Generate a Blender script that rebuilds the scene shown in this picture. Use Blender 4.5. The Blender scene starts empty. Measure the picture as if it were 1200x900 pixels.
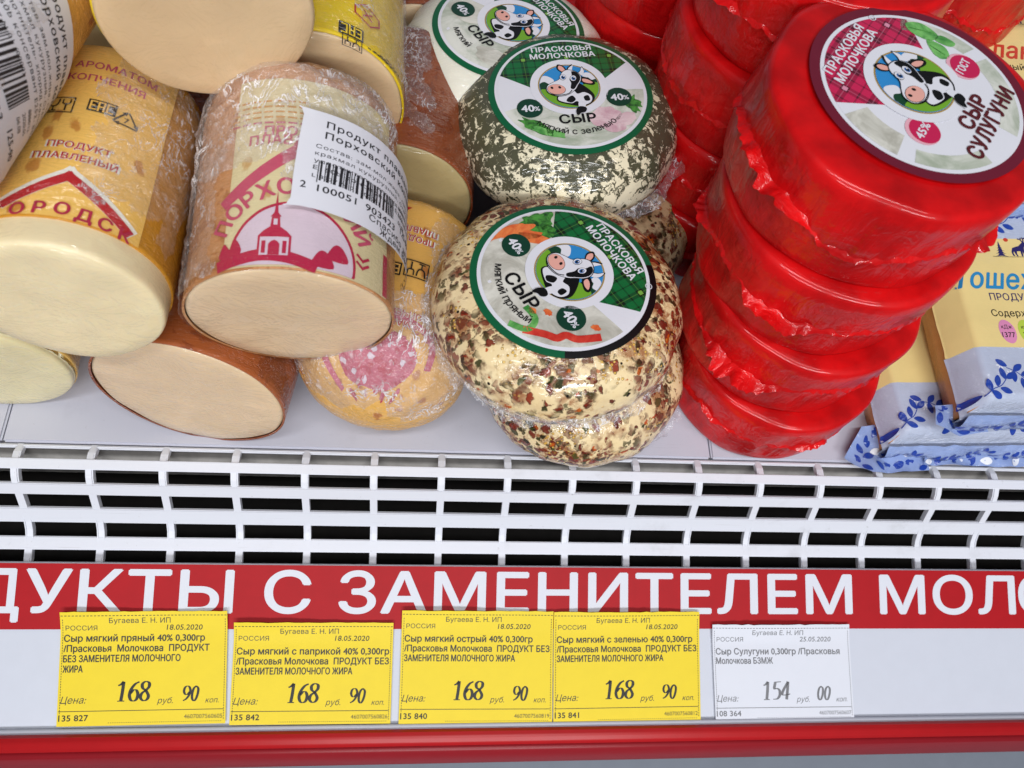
import bpy, bmesh, math, random
import mathutils, mathutils.geometry
import numpy as np
from mathutils import Vector, Matrix, noise
random.seed(7)
sc = bpy.context.scene
R_ = math.radians

# ------------------------------------------------------------------ camera
F_PX = 901.0                                    # focal length in pixels of the 1200 px wide photograph
def unit(v): return v / v.length
cx = unit(Vector((1, .035, .113)))              # world axes seen in camera space (right, down, forward)
p_ = R_(65)
cy = Vector((0, -math.sin(p_), math.cos(p_))); cy = unit(cy - cx * cx.dot(cy))
cz = cx.cross(cy)
WR = Matrix((cx, cy, cz))                       # camera-space vector -> world vector
CAM_POS = -(WR @ (Vector((0, 80, F_PX)) / F_PX * .30))
right, down, fwd = WR @ Vector((1, 0, 0)), WR @ Vector((0, 1, 0)), WR @ Vector((0, 0, 1))
cam_data = bpy.data.cameras.new('camera'); cam = bpy.data.objects.new('camera', cam_data)
sc.collection.objects.link(cam)
rot = Matrix((right, -down, -fwd)).transposed().to_4x4()
cam.matrix_world = Matrix.Translation(CAM_POS) @ rot
cam_data.sensor_width = 36; cam_data.lens = 36 * F_PX / 1200
cam_data.clip_start = .005; cam_data.clip_end = 50
cam_data.dof.use_dof = True; cam_data.dof.focus_distance = .27; cam_data.dof.aperture_fstop = 20
sc.camera = cam
def at(px, py, z):                              # a measured point of the photograph at a known height
    d = WR @ Vector((px - 600, py - 450, F_PX))
    return CAM_POS + d * ((z - CAM_POS.z) / d.z)

# ------------------------------------------------------------------ world, lamps, exposure
w = bpy.data.worlds.new('World'); sc.world = w; w.use_nodes = True
w.node_tree.nodes['Background'].inputs[0].default_value = (.86, .92, 1, 1)
w.node_tree.nodes['Background'].inputs[1].default_value = .12
def lamp(name, loc, target, sx, sy, power, col=(1, 1, 1)):
    l = bpy.data.lights.new(name, 'AREA'); l.shape = 'RECTANGLE'; l.size = sx; l.size_y = sy
    l.energy = power; l.color = col
    o = bpy.data.objects.new(name, l); sc.collection.objects.link(o)
    o.location = loc; o.rotation_euler = (Vector(target) - Vector(loc)).to_track_quat('-Z', 'Y').to_euler()
    return o
lamp('ceiling_lamp', (-.48, -1.25, 1.02), (0, .05, 0), .72, .13, 9.5, (.97, .98, 1))
lamp('ceiling_lamp', (.42, -1.25, 1.06), (0, .05, 0), .72, .13, 9.5, (.97, .98, 1))
lamp('ceiling_lamp', (.05, -.55, 1.9), (0, .03, 0), 1.6, .16, 20, (.98, .98, 1))
lamp('ceiling_lamp', (.0, -2.7, 1.9), (0, .03, 0), 2.4, .2, 22, (.95, .97, 1))
sc.view_settings.view_transform = 'Standard'; sc.view_settings.look = 'None'
sc.view_settings.exposure = -.10; sc.view_settings.gamma = 1
sc.view_settings.use_curve_mapping = False

# ------------------------------------------------------------------ node helpers
def srgb(h):
    h = h.lstrip('#'); c = [int(h[i:i + 2], 16) / 255 for i in (0, 2, 4)]
    return tuple((x / 12.92 if x <= .04045 else ((x + .055) / 1.055) ** 2.4) for x in c) + (1,)
class NT:
    def __init__(s, name):
        s.m = bpy.data.materials.new(name); s.m.use_nodes = True
        s.t = s.m.node_tree; s.bsdf = s.t.nodes['Principled BSDF']; s.out = s.t.nodes['Material Output']
    def n(s, kind, **kw):
        x = s.t.nodes.new(kind)
        for k, v in kw.items(): setattr(x, k, v)
        return x
    def set(s, sock, v):
        if isinstance(v, bpy.types.NodeSocket): s.t.links.new(v, sock)
        else: sock.default_value = v
    def math(s, op, a, b=0., c=None, clamp=False):
        x = s.n('ShaderNodeMath', operation=op, use_clamp=clamp)
        s.set(x.inputs[0], a); s.set(x.inputs[1], b)
        if c is not None: s.set(x.inputs[2], c)
        return x.outputs[0]
    def ramp(s, v, a, b):                        # smooth 0..1 between a and b
        x = s.n('ShaderNodeMapRange', interpolation_type='SMOOTHSTEP')
        s.set(x.inputs[0], v); x.inputs[1].default_value = a; x.inputs[2].default_value = b
        return x.outputs[0]
    def mix(s, f, a, b):
        x = s.n('ShaderNodeMix', data_type='RGBA')
        s.set(x.inputs[0], f); s.set(x.inputs[6], a); s.set(x.inputs[7], b)
        return x.outputs[2]
    def coord(s, which='Object', scale=(1, 1, 1), offset=(0, 0, 0)):
        c = s.n('ShaderNodeTexCoord'); m = s.n('ShaderNodeMapping')
        s.t.links.new(c.outputs[which], m.inputs[0]); m.inputs[3].default_value = scale; m.inputs[1].default_value = offset
        return m.outputs[0]
    def noise(s, co, scale, detail=3, rough=.55, dist=0):
        x = s.n('ShaderNodeTexNoise'); s.t.links.new(co, x.inputs['Vector'])
        x.inputs['Scale'].default_value = scale; x.inputs['Detail'].default_value = detail
        x.inputs['Roughness'].default_value = rough; x.inputs['Distortion'].default_value = dist
        return x.outputs
    def vor(s, co, scale, feature='F1', rnd=1):
        x = s.n('ShaderNodeTexVoronoi', feature=feature); s.t.links.new(co, x.inputs['Vector'])
        x.inputs['Scale'].default_value = scale; x.inputs['Randomness'].default_value = rnd
        return x.outputs
    def bump(s, h, strength, dist):
        x = s.n('ShaderNodeBump'); s.t.links.new(h, x.inputs['Height'])
        x.inputs['Strength'].default_value = strength; x.inputs['Distance'].default_value = dist
        return x.outputs[0]
    def film(s, amount=1., scale=1., weight=1.):  # a coat of tight clear cling film with fine creases
        co = s.coord('Object', (260 * scale, 110 * scale, 260 * scale))
        a = s.noise(co, .55, 4, .6, 1.2)[0]
        b = s.noise(s.coord('Object', (90 * scale, 420 * scale, 140 * scale)), .6, 3, .6, 2.)[0]
        r = s.math('ABSOLUTE', s.math('SUBTRACT', b, .5))
        h = s.math('ADD', a, s.math('MULTIPLY', s.ramp(r, .0, .09), .8))
        s.bsdf.inputs['Coat Weight'].default_value = weight
        s.bsdf.inputs['Coat Roughness'].default_value = .09
        s.bsdf.inputs['Coat IOR'].default_value = 1.5
        s.set(s.bsdf.inputs['Coat Normal'], s.bump(h, min(1, .8 * amount), .0016 + .0075 * max(0, amount - .3)))
    def base(s, col, rough=.5, spec=.5):
        s.set(s.bsdf.inputs['Base Color'], col); s.bsdf.inputs['Roughness'].default_value = rough
        s.bsdf.inputs['Specular IOR Level'].default_value = spec
        return s
MATS = {}
def plain(name, hexcol, rough=.45, film=0., var=.06, spec=.4):
    if name in MATS: return MATS[name]
    s = NT(name); c = srgb(hexcol)
    n = s.noise(s.coord('Object', (1, 1, 1)), 160, 4)[0]
    d = tuple(x * (1 - var * 2) for x in c[:3]) + (1,); e = tuple(min(1, x * (1 + var)) for x in c[:3]) + (1,)
    s.base(s.mix(n, d, e), rough, spec)
    if film: s.film(film); s.bsdf.inputs['Specular IOR Level'].default_value = .15
    MATS[name] = s.m; return s.m

# ------------------------------------------------------------------ materials
def m_cheese(name, hexcol, film=.42):
    s = NT(name); c = srgb(hexcol); co = s.coord('Object')
    n = s.noise(co, 70, 5, .6)[0]; st = s.noise(s.coord('Object', (160, 160, 300)), 1, 3)[0]
    d = tuple(x * .92 for x in c[:3]) + (1,)
    col = s.mix(s.ramp(n, .3, .75), d, c)
    sm = s.noise(s.coord('Object', (42, 42, 70), (2, 1, 4)), 1, 4, .6, .8)[0]
    col = s.mix(s.math('MULTIPLY', s.ramp(sm, .5, .72), .28), col, tuple(min(1, x * 1.25 + .03) for x in c[:3]) + (1,))
    pit = s.ramp(s.vor(co, 70)[0], .055, .02)
    pit2 = s.math('MULTIPLY', pit, s.ramp(s.noise(co, 45)[0], .58, .66))
    col = s.mix(s.math('MULTIPLY', pit2, .6), col, srgb('#8a6a3a'))
    s.base(col, .42, .4)
    s.bsdf.inputs['Subsurface Weight'].default_value = .25
    s.bsdf.inputs['Subsurface Radius'].default_value = (1, .7, .4); s.bsdf.inputs['Subsurface Scale'].default_value = .003
    s.set(s.bsdf.inputs['Normal'], s.bump(s.math('ADD', n, s.math('MULTIPLY', st, .4)), .12, .0008))
    s.film(film); s.bsdf.inputs['Coat Weight'].default_value = .7
    return s.m
def m_flecked(name, hexcol, fleck, film=.8, amount=.5, scale=150):
    s = NT(name); c = srgb(hexcol); co = s.coord('Object', (1, .6, 1))
    warp = s.n('ShaderNodeVectorMath', operation='ADD')
    nz = s.noise(co, 300)[1]; sc_ = s.n('ShaderNodeVectorMath', operation='SCALE'); s.t.links.new(nz, sc_.inputs[0]); sc_.inputs['Scale'].default_value = .004
    s.t.links.new(co, warp.inputs[0]); s.t.links.new(sc_.outputs[0], warp.inputs[1])
    v = s.vor(warp.outputs[0], scale)
    keep = s.ramp(s.n_sep(v[1]), 1 - amount, 1 - amount + .02)
    f = s.math('MULTIPLY', s.ramp(v[0], .30, .18), keep)
    n = s.noise(co, 60, 3)[0]
    col = s.mix(n, tuple(x * .86 for x in c[:3]) + (1,), c)
    col = s.mix(s.math('MULTIPLY', f, .75), col, srgb(fleck))
    s.base(col, .5, .12); s.film(film)
    return s.m
def n_sep(s, colsock):
    x = s.n('ShaderNodeSeparateColor'); s.t.links.new(colsock, x.inputs[0]); return x.outputs[0]
NT.n_sep = n_sep
def m_spicy():
    s = NT('spiced_cheese'); co = s.coord('Object'); nz = s.noise(co, 260, 3)[1]
    sub = s.n('ShaderNodeVectorMath', operation='SUBTRACT'); s.t.links.new(nz, sub.inputs[0]); sub.inputs[1].default_value = (.5, .5, .5)
    sc_ = s.n('ShaderNodeVectorMath', operation='SCALE'); s.t.links.new(sub.outputs[0], sc_.inputs[0]); sc_.inputs['Scale'].default_value = .0065
    ad = s.n('ShaderNodeVectorMath', operation='ADD'); s.t.links.new(co, ad.inputs[0]); s.t.links.new(sc_.outputs[0], ad.inputs[1])
    wv = ad.outputs[0]
    n1 = s.noise(co, 45, 3)[0]; n2 = s.noise(co, 28, 2, .5)[0]
    col = s.mix(n1, srgb('#e0c084'), srgb('#f2e3bd'))
    ub = s.ramp(s.noise(wv, 150, 4, .7)[0], .42, .62)          # oily paprika stain between the flakes
    sp = s.n('ShaderNodeSeparateXYZ'); s.t.links.new(co, sp.inputs[0])
    low = s.ramp(sp.outputs[2], .016, .003)
    back = s.ramp(sp.outputs[1], .002, .030); side = s.ramp(sp.outputs[0], .022, .040)
    crust = s.math('ADD', low, s.math('ADD', back, side), None, True)                     # where the spice was pressed on thickest
    clump = s.ramp(s.noise(s.coord('Object', (1, 1, 1), (2, 5, 3)), 75, 3, .6)[0], .40, .55)
    heavy = s.math('ADD', s.math('MULTIPLY', clump, .85), s.math('MULTIPLY', crust, .95), None, True)
    stain = s.math('MULTIPLY', ub, s.math('ADD', .12, s.math('MULTIPLY', heavy, .80)))
    col = s.mix(stain, col, srgb('#8a420f'))
    def layer(col, scale, lo, hi, amt, c1, c2, mask=None, off=0., stren=.95, src=wv):
        mp = s.n('ShaderNodeMapping'); s.t.links.new(src, mp.inputs[0]); mp.inputs[1].default_value = (off, off * 1.7, off * .6)
        v = s.vor(mp.outputs[0], scale); k = s.n_sep(v[1])
        f = s.math('MULTIPLY', s.ramp(v[0], hi, lo), s.ramp(k, 1 - amt, 1 - amt + .01))
        if mask is not None: f = s.math('MULTIPLY', f, mask)
        sep = s.n('ShaderNodeSeparateColor'); s.t.links.new(v[1], sep.inputs[0])
        return s.mix(s.math('MULTIPLY', f, stren), col, s.mix(sep.outputs[1], srgb(c1), srgb(c2))), f
    col, f1 = layer(col, 290, .38, .56, .92, '#480803', '#7a1406', heavy)
    col, f2 = layer(col, 280, .34, .50, .48, '#141806', '#3a3a12', heavy, .37)
    col, f3 = layer(col, 240, .28, .42, .42, '#5c0e05', '#8a2409', None, .91)
    col, f4 = layer(col, 300, .24, .36, .16, '#b03c0c', '#bb5c16', None, 1.31)
    col, f7 = layer(col, 240, .22, .36, .16, '#1c2008', '#43461a', None, 3.31)
    col, f5 = layer(col, 760, .30, .42, .6, '#cf9b3e', '#e2bb62', s.ramp(s.noise(s.coord('Object', (1, 1, 1), (7, 3, 5)), 55, 2)[0], .55, .64), .53, .95, co)
    col, f6 = layer(col, 300, .13, .18, .16, '#15110e', '#241a12', None, 2.1, 1, co)
    s.base(col, .5, .12)
    h = s.math('ADD', s.math('ADD', f1, f2), s.math('ADD', f3, s.math('ADD', f5, f6)))
    s.set(s.bsdf.inputs['Normal'], s.bump(h, .8, .0009))
    s.film(.22, .9); s.bsdf.inputs['Coat Weight'].default_value = 1.; s.bsdf.inputs['Coat Roughness'].default_value = .05
    return s.m
def m_herb():
    s = NT('herb_cheese'); co = s.coord('Object'); nz = s.noise(co, 300, 3)[1]
    sc_ = s.n('ShaderNodeVectorMath', operation='SCALE'); s.t.links.new(nz, sc_.inputs[0]); sc_.inputs['Scale'].default_value = .006
    ad = s.n('ShaderNodeVectorMath', operation='ADD'); s.t.links.new(co, ad.inputs[0]); s.t.links.new(sc_.outputs[0], ad.inputs[1])
    col = s.mix(s.noise(co, 50, 3)[0], srgb('#d2c7a2'), srgb('#f0ead2'))
    a = s.noise(ad.outputs[0], 330, 4, .62, .6)[0]; b = s.noise(co, 55, 3)[0]
    # herbs sit thickest round the top shoulder where they were sprinkled
    sp = s.n('ShaderNodeSeparateXYZ'); s.t.links.new(co, sp.inputs[0])
    top = s.ramp(sp.outputs[2], .008, .030)
    thr = s.math('ADD', s.math('MULTIPLY', top, .125), s.math('MULTIPLY', b, .30))
    rim = s.math('ADD', s.ramp(s.math('ABSOLUTE', sp.outputs[0]), .016, .036), s.ramp(sp.outputs[1], -.004, .028), None, True)
    thr = s.math('ADD', thr, s.math('MULTIPLY', rim, .07))
    f = s.ramp(s.math('ADD', a, thr), .735, .795)
    col = s.mix(s.math('MULTIPLY', f, .93), col, s.mix(s.noise(co, 500)[0], srgb('#10140a'), srgb('#33381a')))
    s.base(col, .5, .12)
    s.set(s.bsdf.inputs['Normal'], s.bump(f, .4, .0006)); s.film(.2, .7); s.bsdf.inputs['Coat Weight'].default_value = 1.; s.bsdf.inputs['Coat Roughness'].default_value = .05
    return s.m
def m_redfilm():
    s = NT('red_shrink_film'); co = s.coord('Object')
    n = s.noise(co, 55, 4)[0]; st = s.noise(s.coord('Object', (170, 170, 22)), 1, 4, .6, .6)[0]
    col = s.mix(s.ramp(n, .3, .7), srgb('#a50408'), srgb('#d60c10'))
    s.base(col, .45, .15); s.bsdf.inputs['Coat Weight'].default_value = .45; s.bsdf.inputs['Coat Roughness'].default_value = .06
    cr = s.math('ABSOLUTE', s.math('SUBTRACT', s.noise(co, 75, 3, .55, 1.6)[0], .5))
    h = s.math('ADD', s.math('MULTIPLY', st, .8), s.math('MULTIPLY', s.ramp(cr, 0, .16), .10))
    sp = s.n('ShaderNodeSeparateXYZ'); s.t.links.new(co, sp.inputs[0])
    tight = s.math('ADD', s.ramp(sp.outputs[2], .0335, .029), .05)        # the lid is stretched smooth
    h = s.math('MULTIPLY', h, tight)
    nrm = s.bump(h, .7, .0014); s.set(s.bsdf.inputs['Normal'], nrm); s.set(s.bsdf.inputs['Coat Normal'], nrm)
    s.bsdf.inputs['Subsurface Weight'].default_value = .08; s.bsdf.inputs['Subsurface Radius'].default_value = (1, .1, .1); s.bsdf.inputs['Subsurface Scale'].default_value = .003
    return s.m
def m_clear(name='clear_film', tint=(.95, .95, 1, 1), body=.28, amount=1.):
    s = NT(name)
    tr = s.n('ShaderNodeBsdfTransparent'); gl = s.n('ShaderNodeBsdfGlossy'); gl.inputs['Roughness'].default_value = .16
    df = s.n('ShaderNodeBsdfDiffuse'); df.inputs[0].default_value = tint
    h = s.noise(s.coord('Object', (1, 1, 1)), 330, 4, .6, 1.)[0]
    b = s.bump(h, amount, .0015); s.t.links.new(b, gl.inputs['Normal']); s.t.links.new(b, df.inputs['Normal'])
    lw = s.n('ShaderNodeLayerWeight'); lw.inputs[0].default_value = .28; s.t.links.new(b, lw.inputs['Normal'])
    rd = s.noise(s.coord('Object', (1, .55, 1), (4, 2, 1)), 150, 3, .6, 1.8)[0]
    crease_glint = s.math('MULTIPLY', s.ramp(s.math('ABSOLUTE', s.math('SUBTRACT', rd, .5)), .045, .0), 1.1)   # glints along the creases, put in as white diffuse colour
    crease_glint = s.math('MULTIPLY', crease_glint, s.ramp(s.noise(s.coord('Object'), 60, 3)[0], .40, .62))
    crease_glint = s.math('ADD', crease_glint, s.math('MULTIPLY', s.ramp(h, .56, .72), .35))
    m1 = s.n('ShaderNodeMixShader'); s.t.links.new(s.math('ADD', s.math('MULTIPLY', crease_glint, body * 2.2), body * .35), m1.inputs[0]); s.t.links.new(tr.outputs[0], m1.inputs[1]); s.t.links.new(df.outputs[0], m1.inputs[2])
    m2 = s.n('ShaderNodeMixShader'); s.t.links.new(s.math('ADD', s.math('MULTIPLY', lw.outputs[1], .22), .05), m2.inputs[0]); s.t.links.new(m1.outputs[0], m2.inputs[1]); s.t.links.new(gl.outputs[0], m2.inputs[2])
    s.t.links.new(m2.outputs[0], s.out.inputs[0])
    return s.m
def m_plaid(name, base, dark, lite, film=.12):
    s = NT(name); c = s.n('ShaderNodeUVMap'); sep = s.n('ShaderNodeSeparateXYZ'); s.t.links.new(c.outputs[0], sep.inputs[0])
    def st(v, fq, lo, hi, ph=0.):
        f = s.math('FRACT', s.math('ADD', s.math('MULTIPLY', v, fq), ph))
        return s.math('MULTIPLY', s.math('GREATER_THAN', f, lo), s.math('LESS_THAN', f, hi))
    u, v = sep.outputs[0], sep.outputs[1]
    fq = 122.
    bu = s.math('MAXIMUM', st(u, fq, 0, .30), st(u, fq, .62, .68)); bv = s.math('MAXIMUM', st(v, fq, 0, .30), st(v, fq, .62, .68))
    k = s.math('MULTIPLY', s.math('ADD', bu, bv), .5)
    col = s.mix(k, srgb(base), srgb(dark))
    sq = s.math('MULTIPLY', st(u, fq / 2, .03, .12), st(v, fq / 2, .03, .12))
    col = s.mix(s.math('MULTIPLY', sq, .8), col, srgb(lite))
    ln = s.math('MAXIMUM', st(u, fq, .63, .66, .5), st(v, fq, .63, .66, .5))
    col = s.mix(s.math('MULTIPLY', ln, .25), col, srgb(lite))
    s.base(col, .35, .5); s.film(film); s.bsdf.inputs['Coat Weight'].default_value = .5
    return s.m
def m_photo(name, c1, c2, scale=90, film=.12):         # a printed photograph of cheese, greens and so on
    s = NT(name); n = s.noise(s.coord('Object'), scale, 5, .65, .8)[0]
    s.base(s.mix(s.ramp(n, .3, .68), srgb(c1), srgb(c2)), .35, .5); s.film(film); s.bsdf.inputs['Coat Weight'].default_value = .5
    return s.m
def m_spots(name, base, spot, sc_=180, thr=.5, film=.3):
    s = NT(name); co = s.coord('Object'); n = s.noise(co, sc_, 4, .7, .5)[0]
    s.base(s.mix(s.ramp(n, thr, thr + .05), srgb(base), srgb(spot)), .5, .12); s.film(film); return s.m

M = {}
M['white_plastic'] = plain('white_enamel', '#cfd0dc', .38, var=.02)
M['shelf'] = plain('white_shelf_enamel', '#b9b9c8', .33, var=.03)
def worn(name, hexcol, rough, grime='#8d8a86', amt=.5):
    s = NT(name); c = srgb(hexcol); co = s.coord('Object')
    a = s.noise(co, 38, 5, .7)[0]; b = s.noise(co, 420, 3, .7)[0]; sc_ = s.noise(s.coord('Object', (40, 900, 900), (1, 2, 3)), 1, 3)[0]
    f = s.math('MULTIPLY', s.ramp(a, .56, .74), .35); f = s.math('ADD', f, s.math('MULTIPLY', s.ramp(b, .66, .74), .6)); f = s.math('ADD', f, s.math('MULTIPLY', s.ramp(sc_, .66, .72), .3), None, True)
    s.base(s.mix(s.math('MULTIPLY', f, amt), c, srgb(grime)), rough, .4)
    rr = s.math('ADD', rough, s.math('MULTIPLY', a, .2)); s.set(s.bsdf.inputs['Roughness'], rr)
    s.set(s.bsdf.inputs['Normal'], s.bump(b, .06, .0004)); return s.m
M['white_plastic'] = worn('white_enamel_worn', '#d6d8e0', .34); M['shelf'] = worn('white_shelf_worn', '#bcbdc9', .28, '#8f8d93', .45)
M['duct'] = plain('dark_duct_interior', '#1d1a18', .9, var=.3)  # near-black mottled tone for the whole duct interior
M['lip'] = plain('dusty_shelf_lip', '#8f8c88', .8, var=.25)
M['red_plastic'] = plain('red_rail_plastic', '#b01218', .42, var=.05, spec=.5)
M['red_shaded'] = plain('red_bumper_plastic_shaded', '#8c1620', .4, var=.05)  # red of the bumper's downturned face, its shade put into the colour
M['grey_panel'] = plain('grey_cabinet_panel', '#767d88', .5, var=.05)
M['banner_red'] = plain('banner_red_paper', '#a8101a', .5, var=.06, spec=.2)
M['paper'] = plain('white_paper', '#d2d5de', .55, var=.015)
M['rail_white'] = plain('white_rail_insert', '#c4c8d3', .4, var=.02)
M['yellow'] = plain('yellow_price_paper', '#e4ca1c', .55, var=.03)
M['yellow_deep'] = plain('yellow_price_paper_fold', '#f0d414', .55, var=.03)
M['ink'] = plain('black_print', '#1b1a16', .5, var=.1)
M['ink_soft'] = plain('faded_black_print', '#35332a', .5, var=.15)
M['ink_grey'] = plain('grey_print', '#75767a', .5, var=.15)
M['lip_clear'] = plain('frosted_rail_lip', '#c8ccd8', .25, var=.02)
# chubs
M['cut_a'] = m_cheese('pale_yellow_cheese', '#eedcb2'); M['cut_b'] = m_cheese('beige_cheese', '#e2c6a2')
M['cut_f'] = m_cheese('tan_cheese', '#dcbf96'); M['cut_d'] = m_cheese('cream_cheese', '#e6d9aa'); M['cut_h'] = m_cheese('greenish_grey_cheese', '#b5a374')
M['brown'] = m_spots('smoked_brown_casing', '#9a5026', '#84401d', 60, .5, .8)
M['brown_pale'] = m_spots('pale_smoked_casing', '#c08a5c', '#ab7244', 60, .5, .8)
M['brown_dark'] = m_spots('dark_smoked_casing', '#8a4524', '#783619', 60, .5, 1.1)
M['casing_amber'] = plain('amber_casing', '#c88a22', .4, film=.8, var=.1)
M['print_amber'] = m_flecked('amber_printed_label', '#f8c766', '#b8702a', .7)
M['print_pale'] = m_flecked('pale_printed_label', '#dccda0', '#b98a4c', 1.3)
M['print_orange'] = m_flecked('orange_printed_label', '#e8b25a', '#a8582a', .9)
M['print_yellow'] = plain('bright_yellow_label', '#ecca1e', .4, film=.8, var=.05)
M['p_red'] = plain('red_label_print', '#b8242c', .4, film=.8, var=.05)
M['p_pink'] = plain('pink_label_print', '#c0506a', .4, film=1.2, var=.08)
M['p_crimson'] = plain('crimson_label_print', '#b42848', .4, film=1.2, var=.08)
M['p_lilac'] = plain('lilac_label_print', '#d3c0cc', .4, film=1.2, var=.05)
M['p_white'] = plain('white_label_print', '#e9e6da', .4, film=.8, var=.03)
M['p_black'] = plain('black_label_print', '#24201a', .4, film=.8, var=.05)
M['sticker'] = plain('white_thermal_sticker', '#dcdce4', .5, var=.015)
M['t_black'] = plain('thermal_print', '#26252a', .5, var=.1)
# round cheese labels
M['l_white'] = plain('glossy_label_white', '#dadae2', .3, var=.02)
M['l_green'] = plain('label_dark_green', '#0f5a38', .3, var=.05)
M['l_green2'] = plain('label_bullet_green', '#123c2c', .3, var=.1)
M['l_black'] = plain('label_black', '#0b0b0d', .35, var=.1)
M['l_sepia'] = plain('label_ochre_ring', '#a98b43', .3, var=.05)
M['l_sky'] = plain('label_sky_blue', '#2f86c6', .3, var=.05)
M['l_grass'] = plain('label_grass_green', '#6fa32c', .3, var=.06)
M['l_bush'] = plain('label_bush_green', '#16402a', .3, var=.1)
M['l_pink'] = plain('label_muzzle_pink', '#e0a598', .3, var=.04)
M['l_eye'] = plain('label_eye_blue', '#2c5f9c', .3, var=.04)
M['l_maroon'] = plain('label_maroon', '#6a1a2e', .3, var=.05)
M['l_crimson'] = plain('label_bullet_crimson', '#c02050', .3, var=.04)
M['l_rose'] = plain('label_bullet_rose', '#dfa6b4', .3, var=.04)
M['l_text_m'] = plain('label_brown_text', '#571c22', .3, var=.04)
M['plaid_g'] = m_plaid('green_plaid', '#06632f', '#04180b', '#7fb648')
M['plaid_r'] = m_plaid('crimson_plaid', '#c41d4f', '#5a0d26', '#e79ab4')
M['ph_cheese'] = m_photo('printed_cheese_photo', '#a9a69a', '#dcdad0')
M['ph_soft'] = m_photo('printed_soft_cheese_photo', '#a2ab98', '#dcdcd4', 70)
M['ph_carrot'] = m_photo('printed_carrot_photo', '#c8401c', '#ec8a4a', 160)
M['ph_leaf'] = m_photo('printed_parsley_photo', '#0f3a18', '#4f9a3c', 420)
M['ph_pepper'] = m_photo('printed_pepper_photo', '#b8201a', '#e0503c', 90)
M['ph_garlic'] = m_photo('printed_garlic_photo', '#c59aa6', '#e6d0d2', 100)
M['ph_basil'] = m_photo('printed_basil_photo', '#2c7a30', '#7cc068', 130)
M['spicy'] = m_spicy(); M['herb'] = m_herb(); M['redfilm'] = m_redfilm(); M['clear'] = m_clear(); M['cling_thick'] = m_clear('cloudy_cling_film', (.95, .93, .95, 1), .34, 1.); M['cling'] = m_clear('cling_film', (.93, .92, .95, 1), .17, 1.)
M['milky'] = m_cheese('white_fresh_cheese', '#e2dfd0', .5)
# packs
M['pack_cream'] = plain('cream_slice_pack', '#e6cf8c', .32, film=.25, var=.04)
M['pk_blue'] = plain('pack_leaf_blue', '#1c40a0', .3, film=.4, var=.08)
M['pk_navy'] = plain('pack_navy_print', '#2a2462', .35, film=.2, var=.05)
M['pk_red'] = plain('pack_red_script', '#c8402a', .35, film=.2, var=.05)
M['pk_cyan'] = plain('pack_blue_script', '#2a86bc', .35, film=.2, var=.05)
M['pk_pink'] = plain('pack_pink_oval', '#d98ab4', .35, film=.2, var=.05)
M['pk_lime'] = plain('pack_lime_oval', '#b5cc4a', .35, film=.2, var=.05)
M['pk_ice'] = plain('pack_pale_blue_film', '#8fa3d2', .2, film=.9, var=.12)
M['pk_grey'] = plain('pack_grey_white_film', '#b4bdd2', .28, film=.8, var=.04)
M['pk_white'] = plain('pack_flower_white', '#e6e8ee', .3, film=.4, var=.03)
M['slice'] = m_cheese('orange_sliced_cheese', '#c98a45', .6)

# ------------------------------------------------------------------ objects
def link(o): sc.collection.objects.link(o); return o
def empty(name, loc, label, cat, group=None, rotz=0.):
    o = link(bpy.data.objects.new(name, None)); o.empty_display_size = .01
    o.location = loc; o.rotation_euler = (0, 0, rotz); tag(o, label, cat, group); return o
def tag(o, label, cat, group=None):
    o['label'] = label; o['category'] = cat
    if group: o['group'] = group
    return o
def mesh_obj(name, bm, mats, parent=None, smooth=True, recalc=True):
    if recalc: bmesh.ops.recalc_face_normals(bm, faces=bm.faces)
    me = bpy.data.meshes.new(name); bm.to_mesh(me); bm.free()
    for m in (mats if isinstance(mats, (list, tuple)) else [mats]): me.materials.append(m)
    if smooth: me.polygons.foreach_set('use_smooth', [True] * len(me.polygons))
    o = link(bpy.data.objects.new(name, me))
    if parent: o.parent = parent
    return o
def bx(bm, lo, hi):
    vs = [bm.verts.new((x, y, z)) for x in (lo[0], hi[0]) for y in (lo[1], hi[1]) for z in (lo[2], hi[2])]
    for f in ((0, 1, 3, 2), (4, 6, 7, 5), (0, 4, 5, 1), (2, 3, 7, 6), (0, 2, 6, 4), (1, 5, 7, 3)): bm.faces.new([vs[i] for i in f])
def extrude_profile(bm, prof, x0, x1, closed=True, nx=1):   # prof: (y, z) points
    rows = [[bm.verts.new((x0 + (x1 - x0) * i / nx, y, z)) for y, z in prof] for i in range(nx + 1)]
    n = len(prof)
    for a, b in zip(rows, rows[1:]):
        for i in range(n if closed else n - 1):
            j = (i + 1) % n; bm.faces.new((a[i], a[j], b[j], b[i]))
    if closed: bm.faces.new(rows[0]); bm.faces.new(rows[-1][::-1])
def n3(x, y, z): return noise.noise(Vector((x, y, z)))

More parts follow.
